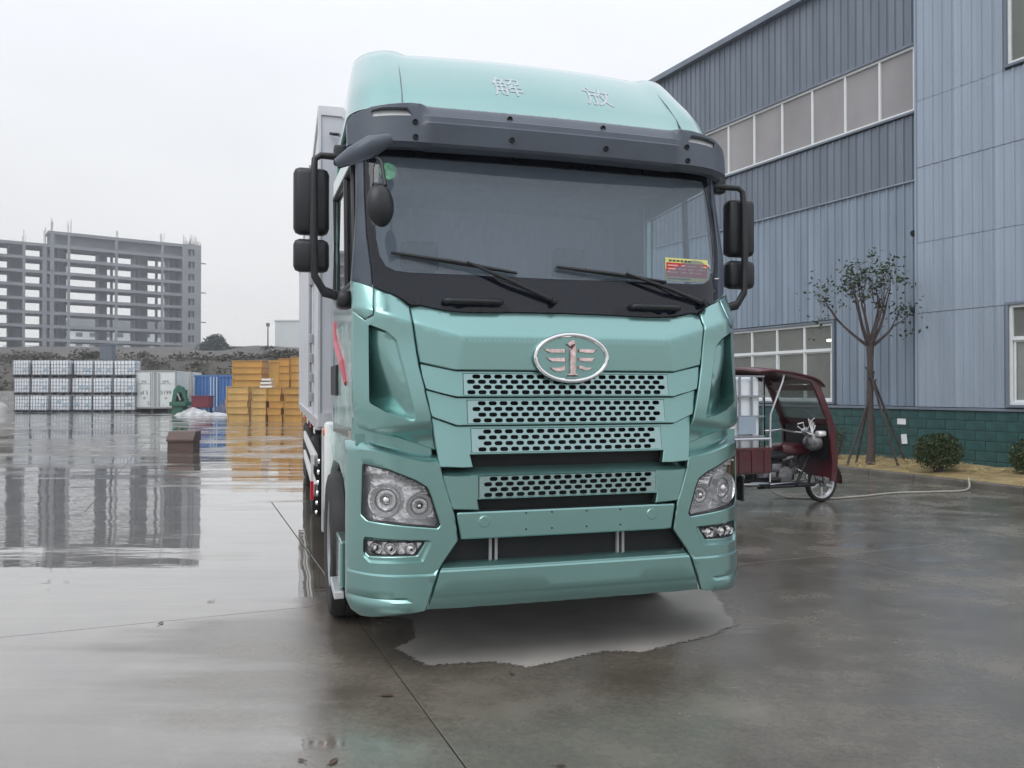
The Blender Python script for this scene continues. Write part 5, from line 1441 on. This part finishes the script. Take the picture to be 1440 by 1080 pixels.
def heap(name, x, y, rx, ry, h, m, lab, cat, seed):
    mb = MB(); n = 26
    for j in range(n + 1):
        for i in range(n + 1):
            a = -1 + 2 * i / n; b = -1 + 2 * j / n; r2 = a * a + b * b
            q = max(0, 1 - r2); z = h * q ** .6 * (.65 + .7 * noise.noise(Vector((a * 2.2 + seed, b * 2.2, seed)))) + h * .25 * q * noise.noise(Vector((a * 7, b * 7, seed)))
            mb.v.append((a * rx, b * ry, max(0, z)))
    for j in range(n):
        for i in range(n): k = j * (n + 1) + i; mb.f.append((k, k + 1, k + n + 2, k + n + 1))
    return tag(mb.build(name, m, None, (x, y, .004), 40), lab, cat)
heap('tarpaulin_heap', -21.0, 52.5, 1.1, 1.1, .50, M['tarp'], 'crumpled pale tarpaulin heaped on the wet ground before the maroon bin', 'tarpaulin', 2)
heap('sheeting_pile', -19.7, 52.0, 1.3, .9, .26, M['tarp'], 'low pile of pale plastic sheeting beside the front yellow crates', 'sheeting', 5)
heap('navy_bundle', -19.4, 54.5, .95, .8, 1.35, M['navy'], 'dark navy wrapped bundle between the blue container and the yellow crates', 'bundle', 7)
heap('pale_mound', -40.5, 60.0, 2.6, 1.6, 1.9, M['oldwall'], 'pale sloping mound at the far end of the tank stacks', 'mound', 11)
# ------------------------------------------------------------------ yellow crates
def make_crate(m):
    r = empty('yellow_crate', (0, 0, 0))
    c = MB(); c.box(-.5, .5, -.5, .5, 0, .06); 
    c.box(-.5, .5, -.5, -.46, .06, .96, .01); c.box(-.5, .5, .46, .5, .06, .96, .01); c.box(-.5, -.46, -.46, .46, .06, .96, .01); c.box(.46, .5, -.46, .46, .06, .96, .01)
    c.build('crate_wall', m, r)
    c = MB(); c.box(-.53, .53, -.53, .53, .90, .98, .012); c.build('crate_rim', m, r)
    c = MB()
    for x in (-.47, .47): c.box(x - .025, x + .025, -.525, -.5, .05, .90)
    for y in (-.3, .3): c.box(-.525, -.5, y - .02, y + .02, .05, .90)
    tag(c.build('crate_ribs', m, r), kind='stuff')
    return r
proto = {'a': make_crate(M['yellow']), 'b': make_crate(M['yellow2'])}
used = set()
# (left px, right px, base z, top px, layers, distance, depth, tone, name)
ST = [(318, 350, 0.0, 543.5, 5, 43.5, 1.3, 'b', 'front stack nearest the blue container'),
      (354, 375, 0.0, 545, 5, 42.6, 1.2, 'b', 'second front stack'),
      (376, 396, 0.0, 545, 5, 42.4, 1.2, 'a', 'third front stack'),
      (398, 425, 0.0, 545, 5, 42.0, 1.3, 'a', 'front stack beside the truck'),
      (325, 368, 1.86, 507, 4, 46.0, 1.3, 'a', 'broad raised stack above the front row'),
      (378, 392, 1.84, 507, 1, 52, 1.2, 'a', 'narrow tall rear stack'),
      (392, 408, 1.84, 504, 4, 46.0, 1.2, 'a', 'raised stack beside the truck'),
      (408, 423, 1.84, 502, 4, 45.4, 1.2, 'a', 'raised stack touching the edge of the truck')]
for (x0, x1, z0, ty_, n, d, dep, tone, nm) in ST:
    xc = ((x0 + x1) / 2 - 720) / 1120 * d; w = (x1 - x0) / 1120 * d; ztop = 1.612 + (550 - ty_) / 1120 * d
    h = (ztop - z0) / n
    for k in range(n):
        if tone not in used: o = proto[tone]; used.add(tone)
        else: o = copy_tree(proto[tone])
        o.location = (xc + rnd.uniform(-.045, .045), d + dep / 2 + rnd.uniform(-.07, .07), z0 + k * h); o.scale = (w * .96, dep, h / .98); o.rotation_euler = (0, rnd.uniform(-.008, .008), rnd.uniform(-.05, .05))
        lab = '%s yellow crate of the %s' % (['lowest', 'second from bottom', 'middle', 'second from top', 'topmost'][k] if n == 5 else ['lowest', 'second', 'third', 'topmost'][k] if n == 4 else 'single tall', nm)
        tag(o, lab, 'crate', 'yellow crates stacked in the yard')
# base row under the raised stacks
rk = empty('crate_rack', (-14.6, 44.6, 0), 0, label='long low rack carrying the raised yellow crates behind the front stacks', cat='rack')
b_ = MB(); b_.box(-1.3, 3.0, 0, 2.6, 1.72, 1.80); b_.build('rack_deck', M['oldwall'], rk)
b_ = MB()
for x in (-1.2, .2, 1.5, 2.8):
    for y in (.05, 2.4): MB().box(x - .06, x + .06, y, y + .12, 0, 1.72).build('rack_leg', M['pallet'], rk)
pil = empty('white_tray', (-14.0, 45.3, 1.80), 0, label='pile of white trays lying on the rack between the raised yellow crates', cat='tray')
for k in range(3): MB().box(-.36 + .05 * k, .36 - .04 * k, 0, .6, k * .2, k * .2 + .12, .03).build('tray', M['white'], pil)
bb = MB().box(-.25, .25, 0, .5, 0, .85, .02).build('blue_drum', M['bluec'], None, (-14.95, 46.4, 1.80)); tag(bb, 'blue box standing on the rack beside the white trays', 'box')
# ------------------------------------------------------------------ brown box on the wet slab
bxx = empty('brown_box', (-8.58, 20.6, 0), R(3), label='squat brown box with an overhanging lid on the wet slab', cat='box')
b_ = MB(); b_.prism([(0, 0), (.52, 0), (.52, .36), (.02, .36)], -.325, .325, lambda a, b, d: Vector((d, a, b))); b_.build('box_body', M['brownbox'], bxx)
b_ = MB(); b_.prism([(-.03, .31), (-.03, .36), (.16, .56), (.55, .56), (.55, .36), (.55, .31)], -.345, .345, lambda a, b, d: Vector((d, a, b))); b_.build('box_lid', M['brownbox'], bxx)
# ------------------------------------------------------------------ unfinished building on the high ground
UA = math.atan2(.578, .816)
ub = empty('unfinished_building', (-84.5, 215, 11.2), UA, label='unfinished concrete frame building with open floors on the high ground', cat='building')
FH = 3.3
def upart(name, mb): return mb.build(name, M['rawconc'], ub)
colx = [-2.0, -9.3, -20.3, -31.0, -34.6, -36.2, -40.5, -49.0, -58, -66]
sl_ = MB().box(-35.5, 0, 0, 8.0, -.18, .02).mesh('floor_slab', M['rawconc'])
sl2 = MB().box(-72, -35.5, 0, 8.0, -.18, .02).mesh('floor_slab', M['rawconc'])
bm_ = MB().box(-35.5, -4.4, -.02, .3, -.75, -.18).mesh('edge_beam', M['rawconc']); bm2 = MB().box(-72, -35.5, -.02, .3, -.7, -.18).mesh('edge_beam', M['rawconc'])
bmk = MB().box(-72, -4.4, 7.7, 8.0, -.75, -.18).mesh('edge_beam', M['rawconc'])
for f_i in range(0, 10):
    z = f_i * FH
    if f_i <= 9: link('floor_slab', sl_, ub, (0, 0, z)); link('edge_beam', bm_, ub, (0, 0, z))
    if f_i <= 8: link('floor_slab', sl2, ub, (0, 0, z)); link('edge_beam', bm2, ub, (0, 0, z)); link('edge_beam', bmk, ub, (0, 0, z))
for x in colx:
    top = 9 if x > -36 else 8
    wd = .9 if x in (-34.6, -36.2) else .6
    for y in (.0, 7.4): upart('column', MB().box(x - wd / 2, x + wd / 2, y, y + .6, -2, top * FH))
cross = MB().box(-.2, .2, .3, 7.7, -.8, -.18).mesh('cross_beam', M['rawconc'])
for x in colx[1:]:
    for f_i in range(1, 9): link('cross_beam', cross, ub, (x, 0, f_i * FH))
pw = MB().box(-.12, .12, 0, 5.0, .02, 2.55).mesh('partition', M['rawconc'])
for x in (-6.0, -7.2, -14.5, -15.6, -24.0, -33, -43.5, -53): 
    for f_i in range(0, 8): link('partition', pw, ub, (x, 2.6, f_i * FH))
pl_ = MB().box(-1.2, 1.2, 0, .2, .02, 2.5).mesh('partition', M['rawconc'])
for x in (-5.0, -13.0, -22.8, -32.6, -42.0, -52): 
    for f_i in range(0, 8): link('partition', pl_, ub, (x, 6.0, f_i * FH))
par = MB().box(-35.5, -4.4, 2.2, 2.5, 8 * FH, 9 * FH - .2); upart('parapet_wall', par)
# stair tower at the near end
tw = MB(); tw.box(-4.4, -3.0, -.6, 8, -2, 9 * FH); tw.box(-1.4, .3, -.6, 8, -2, 9 * FH)
for f_i in range(10): tw.box(-3.0, -1.4, -.6, -.2, f_i * FH - 1.3 if f_i else -2, f_i * FH + .25)
tw.box(-3.0, -1.4, 7.5, 8, -2, 9 * FH)
upart('stair_tower', tw)
db = MB().box(-3.0, -1.4, .4, .6, -2, 9 * FH).build('stair_shaft_back', M['pallet'], ub)
for f_i in range(4): MB().box(.3, 2.0, 1.0, 1.3, f_i * 8 + 1.0, f_i * 8 + 1.25).build('scaffold_stub', M['rebar'], ub)
rb = MB(); rnd = random.Random(17)
for x in colx + [-3.7, -.6, -2.2]:
    top = 9 if x > -36 else 8
    hh = 5.2 if x in (-34.6, -36.2) else rnd.uniform(2.4, 4.4)
    for k in range(6):
        xx = x + rnd.uniform(-.5, .5); yy = rnd.uniform(.0, .6)
        rb.tube([(xx, yy, top * FH - .3), (xx + rnd.uniform(-.15, .15), yy, top * FH + hh * rnd.uniform(.4, .85))], .032, 4)
tag(rb.build('rebar', M['rebar'], ub), kind='stuff')
rl_ = MB()
for k in range(12): rl_.box(-3.9 + k * .36, -3.8 + k * .36, -.5, -.4, 9 * FH, 9 * FH + .9)
tag(rl_.build('formwork_props', M['rebar'], ub), kind='stuff')
# white apartment block behind it
ap_ = empty('apartment_block', (-131, 262, 9), UA * .35, label='white apartment block seen through the frame of the unfinished building', cat='building')
MB().box(-17, 17, 0, 11, 0, 12.6).build('wall', M['white_far'], ap_)
for f_i in range(4):
    for k in range(8):
        MB().box(-15.6 + k * 4.1, -13.6 + k * 4.1, -.12, .02, f_i * 3.1 + 1.1, f_i * 3.1 + 2.4).build('window', M['winfar'], ap_)
rf3 = MB(); rf3.prism([(-17.5, 12.6), (17.5, 12.6), (12, 17.0), (-12, 17.0)], -.4, 11.4, lambda a, b, d: Vector((a, d, b))); rf3.build('roof', M['rawconc'], ap_)
lb = MB(); lb.box(-10, 10, 0, 9, 0, 6); lbo = lb.build('low_white_house', M['white_far'], None, (-150, 250, 10)); tag(lbo, 'low white house behind the left bays of the unfinished building', 'house')
# utility cabinet on the edge of the bank
ub2 = MB(); ub2.box(-.55, .55, 0, .8, 0, 1.5, .03); ub2.box(-.6, .6, -.05, .85, 1.5, 1.6); tag(ub2.build('utility_cabinet', M['trim'], None, (-37.0, 72.5, bank_h(-37.0, 72.5) - .2)), 'dark utility cabinet standing on the edge of the bank above the tanks', 'cabinet')
# ------------------------------------------------------------------ far trees, pole, pale buildings
def far_tree(x, y, z, rx, rz, lab, n, seed):
    t = empty('far_tree', (x, y, z), 0, label=lab, cat='tree')
    MB().tube([(0, 0, -2), (0, 0, rz * .6), (.1, 0, rz * 1.1)], [.35, .28, .12], 7).build('trunk', M['bark'], t)
    cs = [(0, 0, rz, rx * .7, rx * .7, rz * .8), (-rx * .5, 0, rz * .7, rx * .55, rx * .5, rz * .55), (rx * .55, 0, rz * .6, rx * .6, rx * .5, rz * .5), (.1 * rx, 0, rz * 1.5, rx * .4, rx * .4, rz * .4)]
    tag(leaf_cloud('crown', M['treefar'], t, cs, n, .34, seed=seed), kind='stuff')
far_tree(-56, 150, 7.5, 3.6, 2.6, 'dark bushy tree at the end of the unfinished building', 2600, 41)
far_tree(-51.5, 150, 7.2, 2.4, 1.4, 'low shrubby tree beside the dark bushy tree', 1300, 42)
far_tree(-46.0, 150, 8.2, 2.2, 1.0, 'small shrubby tree at the foot of the far pole', 900, 43)
far_tree(-62, 240, 14.0, 5.0, 1.8, 'pale distant clump of trees left of the pole', 900, 44)
pol = empty('far_pole', (-46.0, 150, 7.6), 0, label='thin dark utility pole on the skyline beside the far white building', cat='pole')
MB().tube([(0, 0, 0), (0, 0, 6.9)], [.16, .11], 8).build('shaft', M['rebar'], pol); MB().box(-.3, .3, -.2, .2, 6.2, 6.8).build('pole_box', M['rebar'], pol)
fw = empty('far_white_building', (-62.5, 230, 12), 0, label='plain white building on the skyline beside the truck', cat='building')
MB().box(-6, 12, 0, 14, 0, 9.8).build('wall', M['white_far'], fw); MB().box(-6.2, 12.2, -.2, 14.2, 9.8, 10.2).build('roof', M['white_far'], fw)
sh_ = empty('long_shed', (-48, 140, 7.0), R(4), label='long low shed with a pale green roof below the far white building', cat='shed')
MB().box(-3.5, 14, 0, 8, 0, 1.0).build('wall', M['oldwall'], sh_); b_ = MB(); b_.prism([(-.5, .9), (4, 1.8), (8.5, .9)], -4, 14.4, lambda a, b, d: Vector((d, a, b))); b_.build('roof', M['roofpale'], sh_)

# ------------------------------------------------------------------ damp air
hm = bpy.data.materials.new('haze_air'); hm.use_nodes = True
hn = hm.node_tree.nodes; hn.remove(hn['Principled BSDF'])
pv = hn.new('ShaderNodeVolumePrincipled'); pv.inputs['Color'].default_value = (0.83, 0.88, 0.95, 1); pv.inputs['Density'].default_value = 0.0012; pv.inputs['Anisotropy'].default_value = 0.2
hm.node_tree.links.new(pv.outputs[0], hn['Material Output'].inputs['Volume'])
hz_ = MB().box(-320, 320, -80, 440, -3.2, 52).build('haze', hm); tag(hz_, kind='stuff')
